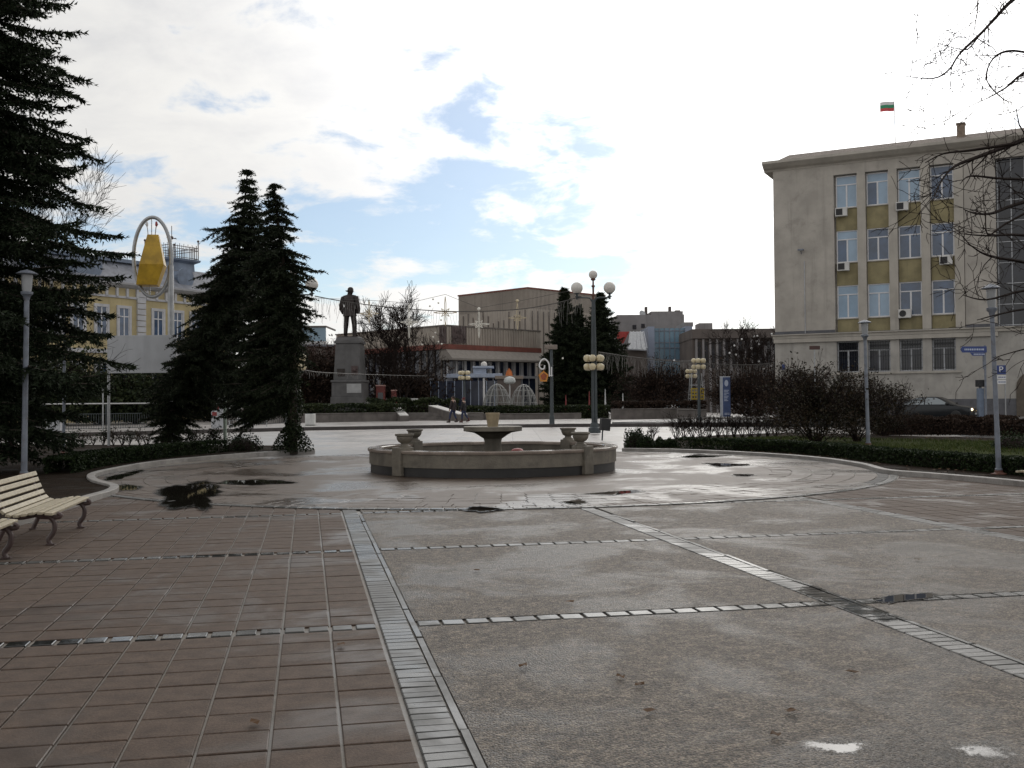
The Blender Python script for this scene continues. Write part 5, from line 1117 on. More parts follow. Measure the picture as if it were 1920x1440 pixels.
# booth, wire domes, cones and other small things on the square
b = at0(955, 752, 96, .13); t = thing('small_booth', 'small beige booth with a pointed orange top behind the wire domes', 'booth', b); bz = lambda y: zat(955, y, 96)-.13
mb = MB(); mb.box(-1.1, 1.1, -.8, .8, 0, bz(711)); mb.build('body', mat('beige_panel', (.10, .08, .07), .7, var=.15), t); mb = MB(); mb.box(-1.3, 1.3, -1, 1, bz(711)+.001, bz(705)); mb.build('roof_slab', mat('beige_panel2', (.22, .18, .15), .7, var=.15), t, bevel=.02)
mb = MB(); mb.prism([(-.34, 0), (.34, 0), (.26, .4), (0, .74), (-.26, .4)], -.3, .3, lambda x, z, h: (x, h, z+bz(705)+.001)); mb.build('pointed_top', mat('orange_paint', (.55, .16, .04), .5), t)
M_wire = mat('wire_frame', (.30, .30, .29), .5, var=.2)
def wire_dome(label, x, y0, ytop, wpx, Y):
    b = at0(x, y0, Y, .13); t = thing('wire_dome', label, 'light ornament', b, 0, 'wire light domes'); r = wpx*Y/FPX/2; h = zat(x, ytop, Y)-.13; mb = MB(); n = 12
    for k in range(n): a = 2*PI*k/n; mb.tube([(r*math.cos(q)*math.cos(a), r*math.cos(q)*math.sin(a), h*math.sin(q)) for q in [PI/2*j/8 for j in range(8)]]+[(0, 0, h)], .03, 5, False)
    for j in range(1, 6): q = PI/2*j/6.5; mb.tube([(r*math.cos(q)*math.cos(a), r*math.cos(q)*math.sin(a), h*math.sin(q)) for a in [2*PI*i/24 for i in range(25)]], .022, 4, False)
    mb.build('frame', M_wire, t); rr = random.Random(x); segs = []
    for k in range(420): a, q = rr.uniform(0, 2*PI), math.asin(rr.uniform(0, .95)); z = h*math.sin(q); p = (r*math.cos(q)*math.cos(a), r*math.cos(q)*math.sin(a), z); segs.append((p, (p[0], p[1], max(0.02, z-rr.uniform(.3, .9))), .012, .008))
    segs_mesh('light_drops', segs, M_wire, t, n=3); return t
wire_dome('left wire light dome behind the hedge', 932, 758, 720, 58, 89); wire_dome('right wire light dome behind the hedge', 982, 758, 721, 56, 88)
b = at0(956, 757, 91, .13); t = thing('dome_ornament', 'pale mushroom-shaped dome on a stick between the wire domes', 'light ornament', b); zt = zat(956, 711, 91)-.13
MB().tube([(0, 0, 0), (0, 0, zt-.3)], .06, 8).build('stick', M_wh2, t, True); MB().lathe([(.001, zt-.42), (.32, zt-.40), (.50, zt-.28), (.53, zt-.14), (.44, zt+.08), (.25, zt+.2), (.001, zt+.25)], 24).build('cap', mat('pale_dome', (.46, .48, .47), .5, var=.15), t, True)
for x, yb, yt, c_n, lb in ((1135, 756, 729, M_wh2, 'slender white cone beside the globe lamp, the taller one'), (1168, 758, 737, M_wh2, 'slender white cone further right of the globe lamp'), (1105, 757, 733, M_redp, 'thin red cone just left of the globe lamp'), (1061, 757, 740, M_redp, 'short red cone in front of the dark spruces')):
    Y = 90; b = at0(x, yb, Y, .13); o = MB().lathe([(.17, 0), (.16, .06), (.10, .5), (.03, zat(x, yt, Y)-.2), (.001, zat(x, yt, Y)-.13)], 12).build('cone_ornament', c_n, None, True); o.location = b; tag(o, lb, 'cone ornament')
for x, y0, yt, wd, lb in ((714, 752, 724, .8, 'red booth between the statue and the bare tree'), (739, 752, 733, .45, 'dull red narrow box right of the red booth')):
    b = at0(x, y0, 97, .13); t = thing('red_booth', lb, 'booth', b); h_ = zat(x, yt, 97)-.13; mb = MB(); mb.box(-wd/2, wd/2, -.35, .35, 0, h_); mb.build('body', mat('booth_red', (.16, .032, .025), .5, var=.2), t, bevel=.02)
    mb = MB(); mb.box(-wd/2-.03, wd/2+.03, -.4, .4, h_+.001, h_+.1); mb.build('top', mat('booth_top', (.5, .30, .26), .5), t); mb = MB(); mb.box(-wd*.28, wd*.32, -.37, -.352, h_*.35, h_*.8); mb.build('pane', M_dglass, t)
b = at0(1425/1, 752, 93, .13)
t = thing('white_cover', 'low crumpled white cover lying behind the right hedge', 'cover', at0(1258, 757, 86, .9)); mb = MB(); mb.lathe([(.6, 0), (.52, .18), (.3, .3), (.001, .34)], 14); mb.build('sheet', M_wh, t, True)
# blue information pillar
YI = 77.; b = at0(1360, 776, YI, .05); t = thing('information_pillar', 'blue information pillar with pale side face among brown shrubs', 'information pillar', b, R(18)); h_ = zat(1360, 706, YI)-.05
M_blu = mat('sign_blue', (.028, .055, .20), .4, var=.12); mb = MB(); mb.box(-.32, .32, -.22, .22, .25, h_); mb.build('body', mat('pillar_silver', (.42, .45, .50), .4, .3, var=.08), t, bevel=.02); mb = MB(); mb.box(-.28, .28, -.15, .15, 0, .25); mb.build('base', M_pole, t)
mb = MB(); mb.box(-.31, .31, -.234, -.222, .28, h_-.06); pn_ = mb.build('panel', mat('pillar_blue', (.055, .085, .19), .45, var=.2), t)
mb = MB(); mb.prism([(.16*math.cos(2*PI*k/16), .24*math.sin(2*PI*k/16)) for k in range(16)], -.244, -.235, lambda x, z, h: (x-.02, h, z+h_-.5)); [mb.box(-.22, -.22+w_, -.244, -.235, h_-1.05-.11*k, h_-1.0-.11*k) for k, w_ in enumerate((.4, .34, .38, .2, .36, .3, .25, .33))]; [mb.box(-.2, .22, -.244, -.235, .42+.09*k, .47+.09*k) for k in range(2)]; mb.build('markings', mat('pale_marking', (.45, .5, .62), .5, var=0), pn_)
# yellow lattice frame
YL = 84.; b = at0(1305, 752, YL, .13); t = thing('lattice_frame', 'yellow metal lattice cage under the cluster lamp', 'frame', b); lz = lambda y: zat(1305, y, YL)-.13; M_ylw = mat('yellow_steel', (.42, .30, .03), .5, var=.15)
mb = MB(); hx = .62
for sx in (-1, 1):
    for sy in (-1, 1): mb.bar((sx*hx, sy*hx, 0), (sx*hx*.62, sy*hx*.62, lz(700)), .06, .06)
for zf in (lz(747), lz(740), lz(733), lz(730), lz(722)):
    k = 1-.38*zf/lz(700); c4 = [(hx*k, hx*k), (-hx*k, hx*k), (-hx*k, -hx*k), (hx*k, -hx*k)]
    for i in range(4): mb.bar((*c4[i], zf), (*c4[(i+1) % 4], zf), .06, .06)
mb.build('frame', M_gal, t); mb = MB()
for k in range(5): mb.box(-.5+k*.24, -.42+k*.24, -.64, -.58, lz(748), lz(729))
for k in range(4): z = lz(748)+(lz(729)-lz(748))*k/3; mb.box(-.52, .56, -.66, -.641, z-.05, z+.05)
mb.build('grid_panel', M_ylw, t)

# ------------------------------------------------------------------ background buildings
M_bgw = mat('grey_render', (.25, .235, .235), .85, var=.15, vs=.4, streak=.4); M_bgb = mat('brown_render', (.12, .10, .09), .85, var=.2, vs=.4, streak=.3); M_blue_gl = mat('blue_mirror_glass', (.16, .26, .34), .12, var=.15, vs=.2, spec=.8)
def block(t, b, Y, x0, x1, y1, m, name='wall', d=10, y0=0.):
    mb = MB(); mb.box(P(x0, 700, Y).x-b.x, P(x1, 700, Y).x-b.x, 0, d, y0, zat((x0+x1)/2, y1, Y)); return mb.build(name, m, t)
YG1 = 150.; b = at0(1165, 754, YG1, 0); t = thing('flat_block', 'grey flat-roofed block with chimneys behind the glass front', 'building', b); X1 = lambda x: P(x, 700, YG1).x-b.x; Z1 = lambda y: zat(1220, y, YG1)
block(t, b, YG1, 1158, 1284, 590, M_bgw); block(t, b, YG1, 1223, 1283, 583, M_bgw, 'upper_wall', 6, Z1(591)).location = (0, .6, 0)
for x0, x1, yt, yb in ((1213, 1217, 574, 597), (1216, 1228, 588, 596), (1258, 1262, 574, 592), (1270, 1279, 581, 592), (1248, 1253, 585, 592), (1178, 1186, 592, 597)):
    mb = MB(); mb.box(X1(x0), X1(x1), 1, 2, Z1(yb)-.6, Z1(yt)); mb.build('chimney', M_bgb, t)
for x, y in ((1190, 612), (1206, 610)): mb = MB(); mb.box(X1(x-3), X1(x+4), -.06, -.03, Z1(y+5), Z1(y-3)); mb.build('window', M_dglass, t)
mb = MB(); mb.tube([(X1(1205), 1, Z1(612)), (X1(1205), 1, Z1(530))], .03, 5); mb.tube([(X1(1202), 1, Z1(605)), (X1(1205), 1, Z1(588))], .05, 5); mb.build('aerial', M_grey, t)
mb = MB(); mb.lathe([(.05, 0), (.45, .12), (.5, .2)], 14); o = mb.build('dish', M_gal, t); o.location = (X1(1206), .8, Z1(588)); o.rotation_euler = (R(70), 0, R(20))
YG2 = 138.; b = at0(1215, 754, YG2, 0); t = thing('glass_building', 'pale blue glass-fronted building with grey side piers', 'building', b); X2 = lambda x: P(x, 700, YG2).x-b.x; Z2 = lambda y: zat(1250, y, YG2)
mb = MB(); mb.box(X2(1228), X2(1286), .4, 8, 0, Z2(615)); gl = mb.build('glass_front', M_blue_gl, t); mb = MB()
for k in range(7): x = X2(1228)+(X2(1286)-X2(1228))*k/6; mb.box(x-.05, x+.05, .3, .399, Z2(675), Z2(615))
for y in (620, 642, 652, 674): mb.box(X2(1228), X2(1286), .32, .398, Z2(y)-.05, Z2(y)+.05)
mb.build('mullions', M_pole, gl)
for x0, x1 in ((1216, 1228), (1286, 1299)): mb = MB(); mb.box(X2(x0), X2(x1), 0, 8, 0, Z2(612)); mb.build('pier', mat('blue_grey_panel', (.27, .31, .40), .6, var=.1, vs=.3), t)
mb = MB(); mb.box(X2(1286), X2(1302), .5, 8, Z2(612)+.002, Z2(611)+.5); mb.build('parapet', M_bgw, t)
YG3 = 134.; b = at0(1195, 754, YG3, 0); t = thing('sloped_roof_house', 'low house with a pale sloping glazed roof and a red gable beside the dark spruces', 'building', b); X3 = lambda x: P(x, 700, YG3).x-b.x; Z3 = lambda y: zat(1195, y, YG3)
mb = MB(); mb.box(X3(1168), X3(1214), .5, 6, 0, Z3(655)); mb.build('wall', M_bgb, t)
mb = MB(); mb.add([(X3(1177), -.4, Z3(654)), (X3(1212), -.4, Z3(656)), (X3(1214), 4, Z3(618)), (X3(1189), 4, Z3(618))]+[(X3(1177), -.4, Z3(654)-.15), (X3(1212), -.4, Z3(656)-.15), (X3(1214), 4, Z3(618)-.15), (X3(1189), 4, Z3(618)-.15)], [(0, 1, 2, 3), (7, 6, 5, 4), (0, 4, 5, 1), (1, 5, 6, 2), (2, 6, 7, 3), (3, 7, 4, 0)]); rf = mb.build('glazed_roof', mat('pale_glazing', (.30, .31, .33), .35, var=.15), t)
mb = MB(); [mb.bar((X3(1177+9*k), -.45, Z3(654)+.06), (X3(1189+6.5*k), 3.9, Z3(618)+.06), .08, .06) for k in range(5)]; mb.build('glazing_bar', M_grey, rf)
mb = MB(); mb.prism([(X3(1164), Z3(640)), (X3(1176), Z3(640)), (X3(1188), Z3(617.5)), (X3(1164), Z3(617.5))], 4.2, 4.6, lambda x, z, h: (x, h, z)); mb.build('red_gable', mat('bright_red_sheet', (.36, .035, .03), .5), t)
YG4 = 126.; b = at0(1370, 754, YG4, 0); t = thing('long_building', 'long dark brown flat-roofed building behind the right shrubs', 'building', b); X4 = lambda x: P(x, 700, YG4).x-b.x; Z4 = lambda y: zat(1370, y, YG4)
mb = MB(); mb.box(X4(1300), X4(1520), .5, 10, 0, Z4(616)); mb.build('wall', M_bgb, t); mb = MB(); mb.box(X4(1299), X4(1525), 0, 10.2, Z4(634), Z4(618)); mb.build('fascia', M_bgb, t); mb = MB(); mb.box(X4(1318), X4(1343), 2, 5, Z4(618), Z4(603)); mb.build('roof_box', M_bgw, t)
for k in range(12):
    x = 1307+k*13; mb = MB(); mb.box(X4(x-2), X4(x+2), .2, .499, 0, Z4(635)); mb.build('pillar', M_bgw, t); mb = MB(); mb.box(X4(x+3), X4(x+9), .44, .498, Z4(690), Z4(640)); mb.build('window', M_dglass, t)
YG5 = 190.; b = at0(588, 754, YG5, 0); t = thing('distant_block', 'distant blue-grey glazed block left of the statue', 'building', b); w_ = 48*YG5/FPX; mb = MB(); mb.box(-w_/2, w_/2, 0, 10, 0, zat(588, 612, YG5)); mb.build('wall', M_blue_gl, t); mb = MB(); mb.box(-w_/2-.1, w_/2+.1, -.3, 10, zat(588, 614, YG5), zat(588, 611, YG5)); mb.build('roof_edge', M_bgb, t); mb = MB(); mb.box(-w_/2, w_/2, -.2, -.001, 0, zat(588, 640, YG5)); mb.build('lower_wall', M_wh2, t)
t = thing('low_building', 'low dark building far behind the reddish bare trees', 'building', at0(600, 754, 150, 0)); mb = MB(); mb.box(-9, 12, 0, 8, 0, zat(600, 650, 150)); mb.build('wall', M_bgb, t); mb = MB(); mb.box(-9.3, 12.3, -.4, 8.3, zat(600, 650, 150)+.001, zat(600, 646, 150)); mb.build('roof', M_slate, t)

# ------------------------------------------------------------------ figures
M_bronze = mat('dark_bronze', (.035, .028, .026), .45, .5, var=.3, vs=6); M_skin = mat('skin', (.40, .25, .19), .55, var=.05)
def loft(mb, rings, n=16):
    vs = []; fs = []
    for (cx, cy, z, rx, ry) in rings: vs += [(cx+rx*math.cos(2*PI*k/n), cy+ry*math.sin(2*PI*k/n), z) for k in range(n)]
    for i in range(len(rings)-1):
        for k in range(n): fs.append((i*n+k, i*n+(k+1) % n, (i+1)*n+(k+1) % n, (i+1)*n+k))
    fs += [tuple(range(n-1, -1, -1)), tuple(range((len(rings)-1)*n, len(rings)*n))]; mb.add(vs, fs)
def figure(h, legs, arms, hands=True, head_turn=0., shoulders=1., stance=1.):
    """local: x right, y forward. legs: per side (foot y, foot lift, knee y); arms: per side (elbow xy, wrist xyz)"""
    J = {}; E = []
    def j(n, x, y, z, r, par=None):
        J[n] = (x*h, y*h, z*h, (r[0]*h, r[1]*h) if isinstance(r, tuple) else r*h)
        if par: E.append((par, n))
    j('pel', 0, 0, .53, (.085, .062)); j('waist', 0, .0, .61, (.078, .055), 'pel'); j('chest', 0, -.005, .72, (.095, .065), 'waist'); j('upper', 0, -.005, .79, (.08, .055), 'chest')
    j('neck', 0, 0, .845, .032, 'upper'); j('skull0', 0, .008, .885, .055, 'neck'); j('skull1', 0, .006, .93, .068, 'skull0'); j('crown', 0, -.002, .965, .052, 'skull1')
    c, s = math.cos(head_turn), math.sin(head_turn); j('nose', .058*s, .058*c, .917, .012, 'skull1'); j('chin', .04*s, .042*c, .882, .018, 'skull0')
    for sd_, nm, lg, ar in ((-1, 'L', legs[0], arms[0]), (1, 'R', legs[1], arms[1])):
        fy, fl, ky = lg
        j('hip'+nm, sd_*.052, 0, .50, .062, 'pel'); j('knee'+nm, sd_*.06*stance, ky, .285+fl*.4, .042, 'hip'+nm); j('ank'+nm, sd_*.062*stance, fy, .05+fl, .030, 'knee'+nm); j('ball'+nm, sd_*.068*stance, fy+.065, .022+fl*.55, .026, 'ank'+nm); j('toe'+nm, sd_*.072*stance, fy+.10, .018+fl*.3, .02, 'ball'+nm)
        (ex, ey), (wx, wy, wz) = ar
        j('sh'+nm, sd_*.108*shoulders, -.005, .80, .044, 'upper'); j('el'+nm, sd_*ex, ey, .635, .036, 'sh'+nm); j('wr'+nm, sd_*wx, wy, wz, .024, 'el'+nm)
        if hands:
            j('palm'+nm, sd_*wx, wy+.012, wz-.04, (.022, .014), 'wr'+nm)
            for k, (o, L) in enumerate(((-.018, .042), (-.006, .05), (.006, .047), (.017, .036))): j('fa%d' % k+nm, sd_*wx*.99, wy+.014+o, wz-.04-L*.55, .0052, 'palm'+nm); j('fb%d' % k+nm, sd_*(wx-.006), wy+.018+o, wz-.04-L, .0045, 'fa%d' % k+nm)
            j('th'+nm, sd_*(wx-.004), wy+.034, wz-.045, .006, 'palm'+nm); j('tip'+nm, sd_*(wx-.008), wy+.04, wz-.068, .005, 'th'+nm)
    return skin_mesh(J, E, 'pel')
YM = 95.; b = at0(657, 752, YM, .13); t = thing('statue_monument', 'dark bronze standing man in a long coat on a tall grey pedestal', 'statue', b, R(-4))
mz = lambda y: zat(657, y, YM)-.13; mw = lambda px: px*YM/FPX
M_ped = mat('grey_granite', (.095, .092, .092), .6, var=.18, vs=1.3, bump=.15, bs=40, streak=.35)
def frust(name, z0, z1, w0, w1, m, bev=.03):
    mb = MB(); mb.add([(sx*w/2, sy*w/2, z) for z, w in ((z0, w0), (z1, w1)) for sx, sy in ((-1, -1), (1, -1), (1, 1), (-1, 1))], [(3, 2, 1, 0), (4, 5, 6, 7)]+[(i, (i+1) % 4, 4+(i+1) % 4, 4+i) for i in range(4)]); return mb.build(name, m, t, bevel=bev)
frust('base_step', 0, mz(744), mw(63), mw(61), M_ped); frust('lower_plinth', mz(744), mz(717), mw(58), mw(57), M_ped); frust('plinth_moulding', mz(717), mz(713), mw(61), mw(60), M_ped)
frust('shaft', mz(713), mz(645), mw(51), mw(44.5), M_ped); frust('cap', mz(645), mz(640), mw(49), mw(49), M_ped); frust('top_block', mz(640), mz(633.5), mw(45), mw(42), M_ped); frust('bronze_base', mz(633.5), mz(631.5), mw(40), mw(37), M_bronze, .02)
mb = MB(); yf = -mw(49.5)/2-.06; mb.box(-mw(19), -mw(4), yf, yf+.1, mz(706), mz(692)); mb.build('plaque', M_bronze, t); mb = MB(); mb.box(mw(8), mw(20), yf, yf+.14, mz(704), mz(687)); mb.lathe([(.02, 0), (.2, .06), (.22, .2), (.1, .32)], 12, (mw(14), yf, mz(698))); mb.build('wreath_plaque', M_iron, t)
mb = MB(); mb.box(mw(0), mw(27), -mw(58)/2-.03, -mw(58)/2+.05, mz(737), mz(720)); mb.build('pale_slab', mat('pale_marble', (.36, .36, .36), .5, var=.12), t)
hs = mz(538)-mz(631.5); me = figure(hs, ((-.02, 0, .0), (.05, 0, .03)), (((.165), -.0), (.135, .03, .47)) and ((.16, -.01), (.135, .02, .50)), False, R(50)) if False else None
me = figure(hs, ((-.03, 0, .0), (.04, 0, .035)), (((.155, -.02), (.13, .03, .50)), ((.155, -.02), (.13, .03, .50))), False, R(55), 1.15, 1.35)
bm = bmesh.new(); bm.from_mesh(me); mb = MB(); H_ = hs
loft(mb, [(0, 0, .415*H_, .132*H_, .10*H_), (0, 0, .45*H_, .13*H_, .098*H_), (0, 0, .53*H_, .115*H_, .085*H_), (0, 0, .62*H_, .105*H_, .075*H_), (0, -.005*H_, .72*H_, .122*H_, .085*H_), (0, -.005*H_, .79*H_, .118*H_, .075*H_), (0, 0, .825*H_, .07*H_, .055*H_), (0, 0, .845*H_, .045*H_, .048*H_), (0, 0, .86*H_, .047*H_, .05*H_)], 20)
mb.lathe([(.001, -.075*H_), (.035*H_, -.068*H_), (.05*H_, -.03*H_), (.056*H_, .01*H_), (.05*H_, .045*H_), (.03*H_, .066*H_), (.001, .072*H_)], 16, (.01*H_, .012*H_, .93*H_))
for s in (-1, 1):
    mb.tube([(s*.125*H_, 0, .80*H_), (s*.165*H_, -.02*H_, .64*H_), (s*.168*H_, .0, .56*H_), (s*.135*H_, .035*H_, .475*H_)], [.046*H_, .042*H_, .042*H_, .04*H_], 10)
    mb.tube([(s*.088*H_, .0*H_, .0), (s*.085*H_, .0*H_, .12*H_), (s*.08*H_, .01*H_, .24*H_), (s*.066*H_, 0, .42*H_)], [.03*H_, .036*H_, .042*H_, .05*H_], 10)
co_ = mb.build('tmp', M_bronze, None, True); bm.from_mesh(co_.data); bpy.data.objects.remove(co_); out = bpy.data.meshes.new('figure'); bm.to_mesh(out); bm.free(); out.materials.append(M_bronze); out.polygons.foreach_set('use_smooth', [True]*len(out.polygons))
fg = link('figure', out, t); fg.location = (0, 0, mz(631.5)-.01); fg.rotation_euler = (0, 0, R(-14)); fg.scale = (1.1, 1.1, 1)

M_jean = mat('jeans', (.028, .038, .085), .85, var=.2, vs=8); M_jack = mat('dark_jacket', (.018, .017, .02), .8, var=.2); M_jack2 = mat('brown_black_jacket', (.028, .02, .02), .8, var=.2); M_hair = mat('dark_hair', (.02, .014, .011), .7); M_boot = mat('dark_boots', (.03, .014, .012), .5); M_shirt = mat('pale_scarf', (.22, .19, .18), .8); M_cap = mat('dark_red_cap', (.10, .02, .025), .8)
def walker(label, x, h, legs, jacket, cap, rz, scarf, boots):
    b = at0(x, 790, 73.5, .139); t = thing('person', label, 'person', b, rz, 'walking couple')
    me = figure(h, legs, (((.15, .03), (.14, .075, .50)), ((.15, -.04), (.145, -.03, .485))), True, R(-20))
    me.materials.append(M_skin); me.materials.append(M_jean); me.polygons.foreach_set('material_index', [1 if p.center.z < .5*h and abs(p.center.x) < .115*h else 0 for p in me.polygons]); me.polygons.foreach_set('use_smooth', [True]*len(me.polygons)); bo = link('body', me, t)
    mb = MB(); loft(mb, [(0, 0, .455*h, .104*h, .085*h), (0, 0, .52*h, .102*h, .085*h), (0, 0, .61*h, .094*h, .073*h), (0, 0, .72*h, .112*h, .08*h), (0, 0, .79*h, .105*h, .068*h), (0, 0, .835*h, .055*h, .045*h), (0, 0, .862*h, .044*h, .046*h)], 18)
    for s, e, w_ in ((-1, (.15, .03), (.14, .075, .50)), (1, (.15, -.04), (.145, -.03, .485))): mb.tube([(s*.105*h, 0, .805*h), (s*e[0]*h, e[1]*h, .637*h), (s*w_[0]*h, w_[1]*h, w_[2]*h)], [.05*h, .043*h, .034*h], 10)
    mb.build('jacket', jacket, t, True)
    mb = MB()
    for s, lg in ((-1, legs[0]), (1, legs[1])): fy, fl, ky = lg; mb.tube([(s*.061*h, fy*h*.8+ky*h*.2, (.13+fl)*h), (s*.062*h, fy*h, (.05+fl)*h)], [.037*h, .036*h], 10); mb.tube([(s*.062*h, (fy-.03)*h, (.032+fl)*h), (s*.068*h, (fy+.065)*h, (.026+fl*.55)*h), (s*.072*h, (fy+.115)*h, (.02+fl*.3)*h)], [.033*h, .032*h, .022*h], 10)
    mb.build('boots', boots, t, True)
    mb = MB(); mb.lathe([(.046*h, -.01*h), (.057*h, .03*h), (.05*h, .06*h), (.03*h, .078*h), (.001, .083*h)], 16, (0, -.008*h, .915*h)); mb.build('cap' if cap else 'hair', cap or M_hair, t, True)
    if scarf: mb = MB(); mb.tube([(-.02*h, .055*h, .84*h), (-.025*h, .083*h, .74*h), (-.03*h, .082*h, .60*h), (-.03*h, .088*h, .50*h)], [.02*h, .022*h, .022*h, .016*h], 8); mb.build('scarf', scarf, t, True)
    return t
walker('taller person in a dark jacket with a pale scarf and jeans, walking ahead', 850, 1.9, ((.13, 0, .10), (-.13, .02, -.02)), M_jack2, None, R(68), M_shirt, M_boot)
walker('person in a black jacket and dark red cap, walking behind with one heel lifted', 869.5, 1.80, ((.05, 0, .045), (-.20, .055, -.05)), M_jack, M_cap, R(75), None, mat('red_brown_boots', (.07, .022, .016), .5))

# ------------------------------------------------------------------ parked car
cp = P(1756, 790, 62); c = thing('parked_car', 'dark grey saloon car with lit headlights parked before the office building', 'car', (cp.x, 62, SZ+.003), R(-40))
M_car = mat('car_paint', (.016, .018, .021), .22, .3, var=.08); M_cgl = mat('car_glass', (.20, .23, .25), .08, var=0, spec=1); M_cpl = mat('car_trim', (.02, .02, .02), .6); M_lit = mat('headlight_glow', (.9, .8, .6), .2, var=0, emis=((1., .75, .42), 4.0))  # glass colour is pale: reflection and bright wall seen through are painted in
body = [(-2.17, .34), (-2.22, .58), (-2.16, .84), (-1.98, .92), (-1.3, .955), (.85, .93), (1.55, .86), (2.05, .76), (2.18, .66), (2.22, .45), (2.12, .26), (1.78, .24), (-1.75, .24), (-2.1, .26)]
mb = MB(); mb.prism(body, -.83, .83, lambda x, z, h: (x, h*(1-.05*abs(x/2.2)**3), z)); mb.build('body', M_car, c, True, bevel=.05)
ro = [(-1.9, .94), (-1.62, 1.06), (-1.1, 1.33), (-.75, 1.405), (-.2, 1.43), (.2, 1.40), (.45, 1.31), (1.12, .945)]
mb = MB(); mb.add([(x, s*(.74-.20*(z-.94)/.49), z) for s in (-1, 1) for x, z in ro], [tuple(range(8)), tuple(range(15, 7, -1))]+[(i, i+1, 9+i, 8+i) for i in range(7)]); mb.build('roof', M_car, c, True, bevel=.02)
def cw(z): return .74-.20*(z-.94)/.49+.012
for s in (-1, 1):
    for nm, q in (('window', [(-.42, .965), (-.42, 1.37), (.17, 1.355), (.40, 1.27), (.98, .965)]), ('window', [(-1.25, .965), (-1.18, 1.24), (-.98, 1.34), (-.72, 1.372), (-.49, 1.372), (-.49, .965)]), ('window', [(-1.72, .98), (-1.55, 1.06), (-1.25, 1.22), (-1.32, .965)])):
        mb = MB(); mb.add([(x, s*(cw(z)+e), z) for e in (0, .006) for x, z in q], [tuple(range(len(q))), tuple(range(len(q), 2*len(q)))]); mb.build(nm, M_cgl, c)
    mb = MB(); mb.box(.78, .98, s*.80-.10 if s < 0 else .74, s*.80+.06 if s < 0 else .90, .95, 1.07); mb.build('mirror', M_cpl, c, bevel=.03)
    for x in (-1.32, 1.36):
        wh = MB(); wh.lathe([(.19, -.1), (.27, -.1), (.305, -.07), (.305, .07), (.27, .1), (.19, .1)], 26); w_ = wh.build('wheel', M_cpl, c, True); w_.rotation_euler = (PI/2, 0, 0); w_.location = (x, s*.74, .305)
        rm = MB(); rm.lathe([(.001, -.085), (.1, -.09), (.185, -.07), (.19, .07), (.1, .09), (.001, .085)], 20); rm.build('rim', M_gal, w_, True)
    mb = MB(); mb.box(2.13, 2.2, s*.62-.17, s*.62+.17, .60, .735); hl_ = mb.build('headlight', M_cgl, c, bevel=.02); MB().sphere((2.2, s*.62, .665), .075, 12, 8).build('lamp', M_lit, hl_, True, recalc=False)
mb = MB(); mb.add([(x, y*.92, z+.012) for x, z, y in ((1.06, .965, .70), (.44, 1.29, .57), (.44, 1.29, -.57), (1.06, .965, -.70))], [(0, 1, 2, 3)]); mb.build('windscreen', M_cgl, c); mb = MB(); mb.add([(x, y*.92, z+.014) for x, z, y in ((-1.85, .975, .70), (-1.12, 1.31, .57), (-1.12, 1.31, -.57), (-1.85, .975, -.70))], [(0, 1, 2, 3)]); mb.build('rear_window', M_cgl, c)
mb = MB(); mb.box(2.16, 2.215, -.4, .4, .60, .72); mb.build('grille', M_cpl, c); mb = MB(); mb.box(2.12, 2.26, -.80, .80, .32, .50); mb.build('bumper', M_cpl, c, bevel=.04); mb = MB(); mb.box(2.262, 2.272, -.26, .26, .36, .47); mb.build('number_plate', M_wh, c)

# ------------------------------------------------------------------ signs on the right
b = at0(1849, 795, 60, -.045); t = thing('street_sign', 'blue arrow-shaped street sign pointing left on a grey post', 'sign', b, R(6)); rz_ = lambda y: zat(1849, y, 60)+.045
MB().tube([(0, 0, 0), (0, 0, rz_(647))], .06, 10).build('post', M_pole, t, True); sx = lambda px: px*60/FPX
mb = MB(); z0, z1 = rz_(661), rz_(649.5); zm = (z0+z1)/2; mb.prism([(sx(2), z0), (sx(2), z1), (-sx(46), z1), (-sx(50), zm), (-sx(46), z0)], -.09, -.062, lambda x, z, h: (x, h, z)); pn_ = mb.build('arrow_panel', M_blu, t)
mb = MB(); z2 = rz_(667); mb.prism([(-sx(3), z2), (-sx(3), z0-.01), (-sx(31), z0-.01), (-sx(26), z2)], -.09, -.062, lambda x, z, h: (x, h, z)); mb.build('lower_panel', M_blu, t)
M_mk = MATS['pale_marking']; mb = MB(); rr = random.Random(3); x = -sx(42)
while x < -sx(3): w_ = rr.uniform(.05, .11); mb.box(x, x+w_, -.097, -.091, zm-.05, zm+.05); x += w_+.035
x = -sx(24)
while x < -sx(5): w_ = rr.uniform(.04, .09); mb.box(x, x+w_, -.097, -.091, (z0+z2)/2-.05, (z0+z2)/2+.03); x += w_+.03
mb.build('text_marks', M_mk, pn_)
mb = MB(); mb.box(-sx(3.5), 0, -.08, .08, rz_(692), rz_(667)); mb.build('clamp_box', M_pole, t)
b = at0(1839, 795, 60.3, -.045); t = thing('black_signal_box', 'black box on a pale blue column in front of the office wall', 'box', b); mb = MB(); mb.box(-.16, .16, -.15, .15, 0, rz_(728)); mb.build('column', mat('pale_blue_column', (.16, .20, .27), .6, var=.15), t, bevel=.02); mb = MB(); mb.box(-.2, .2, -.2, .2, rz_(725), rz_(712)); mb.build('box', M_black, t, bevel=.02); mb = MB(); mb.box(-.06, .06, -.06, .06, rz_(728), rz_(725)); mb.build('neck', M_pole, t)
b = at0(1886, 795, 61, -.045); t = thing('parking_sign', 'blue parking sign with the letter P above two white plates', 'sign', b, R(-4)); rz_ = lambda y: zat(1880, y, 61)+.045; sx = lambda px: px*61/FPX
MB().tube([(0, 0, 0), (0, 0, rz_(682))], .035, 10).build('post', M_gal, t, True)
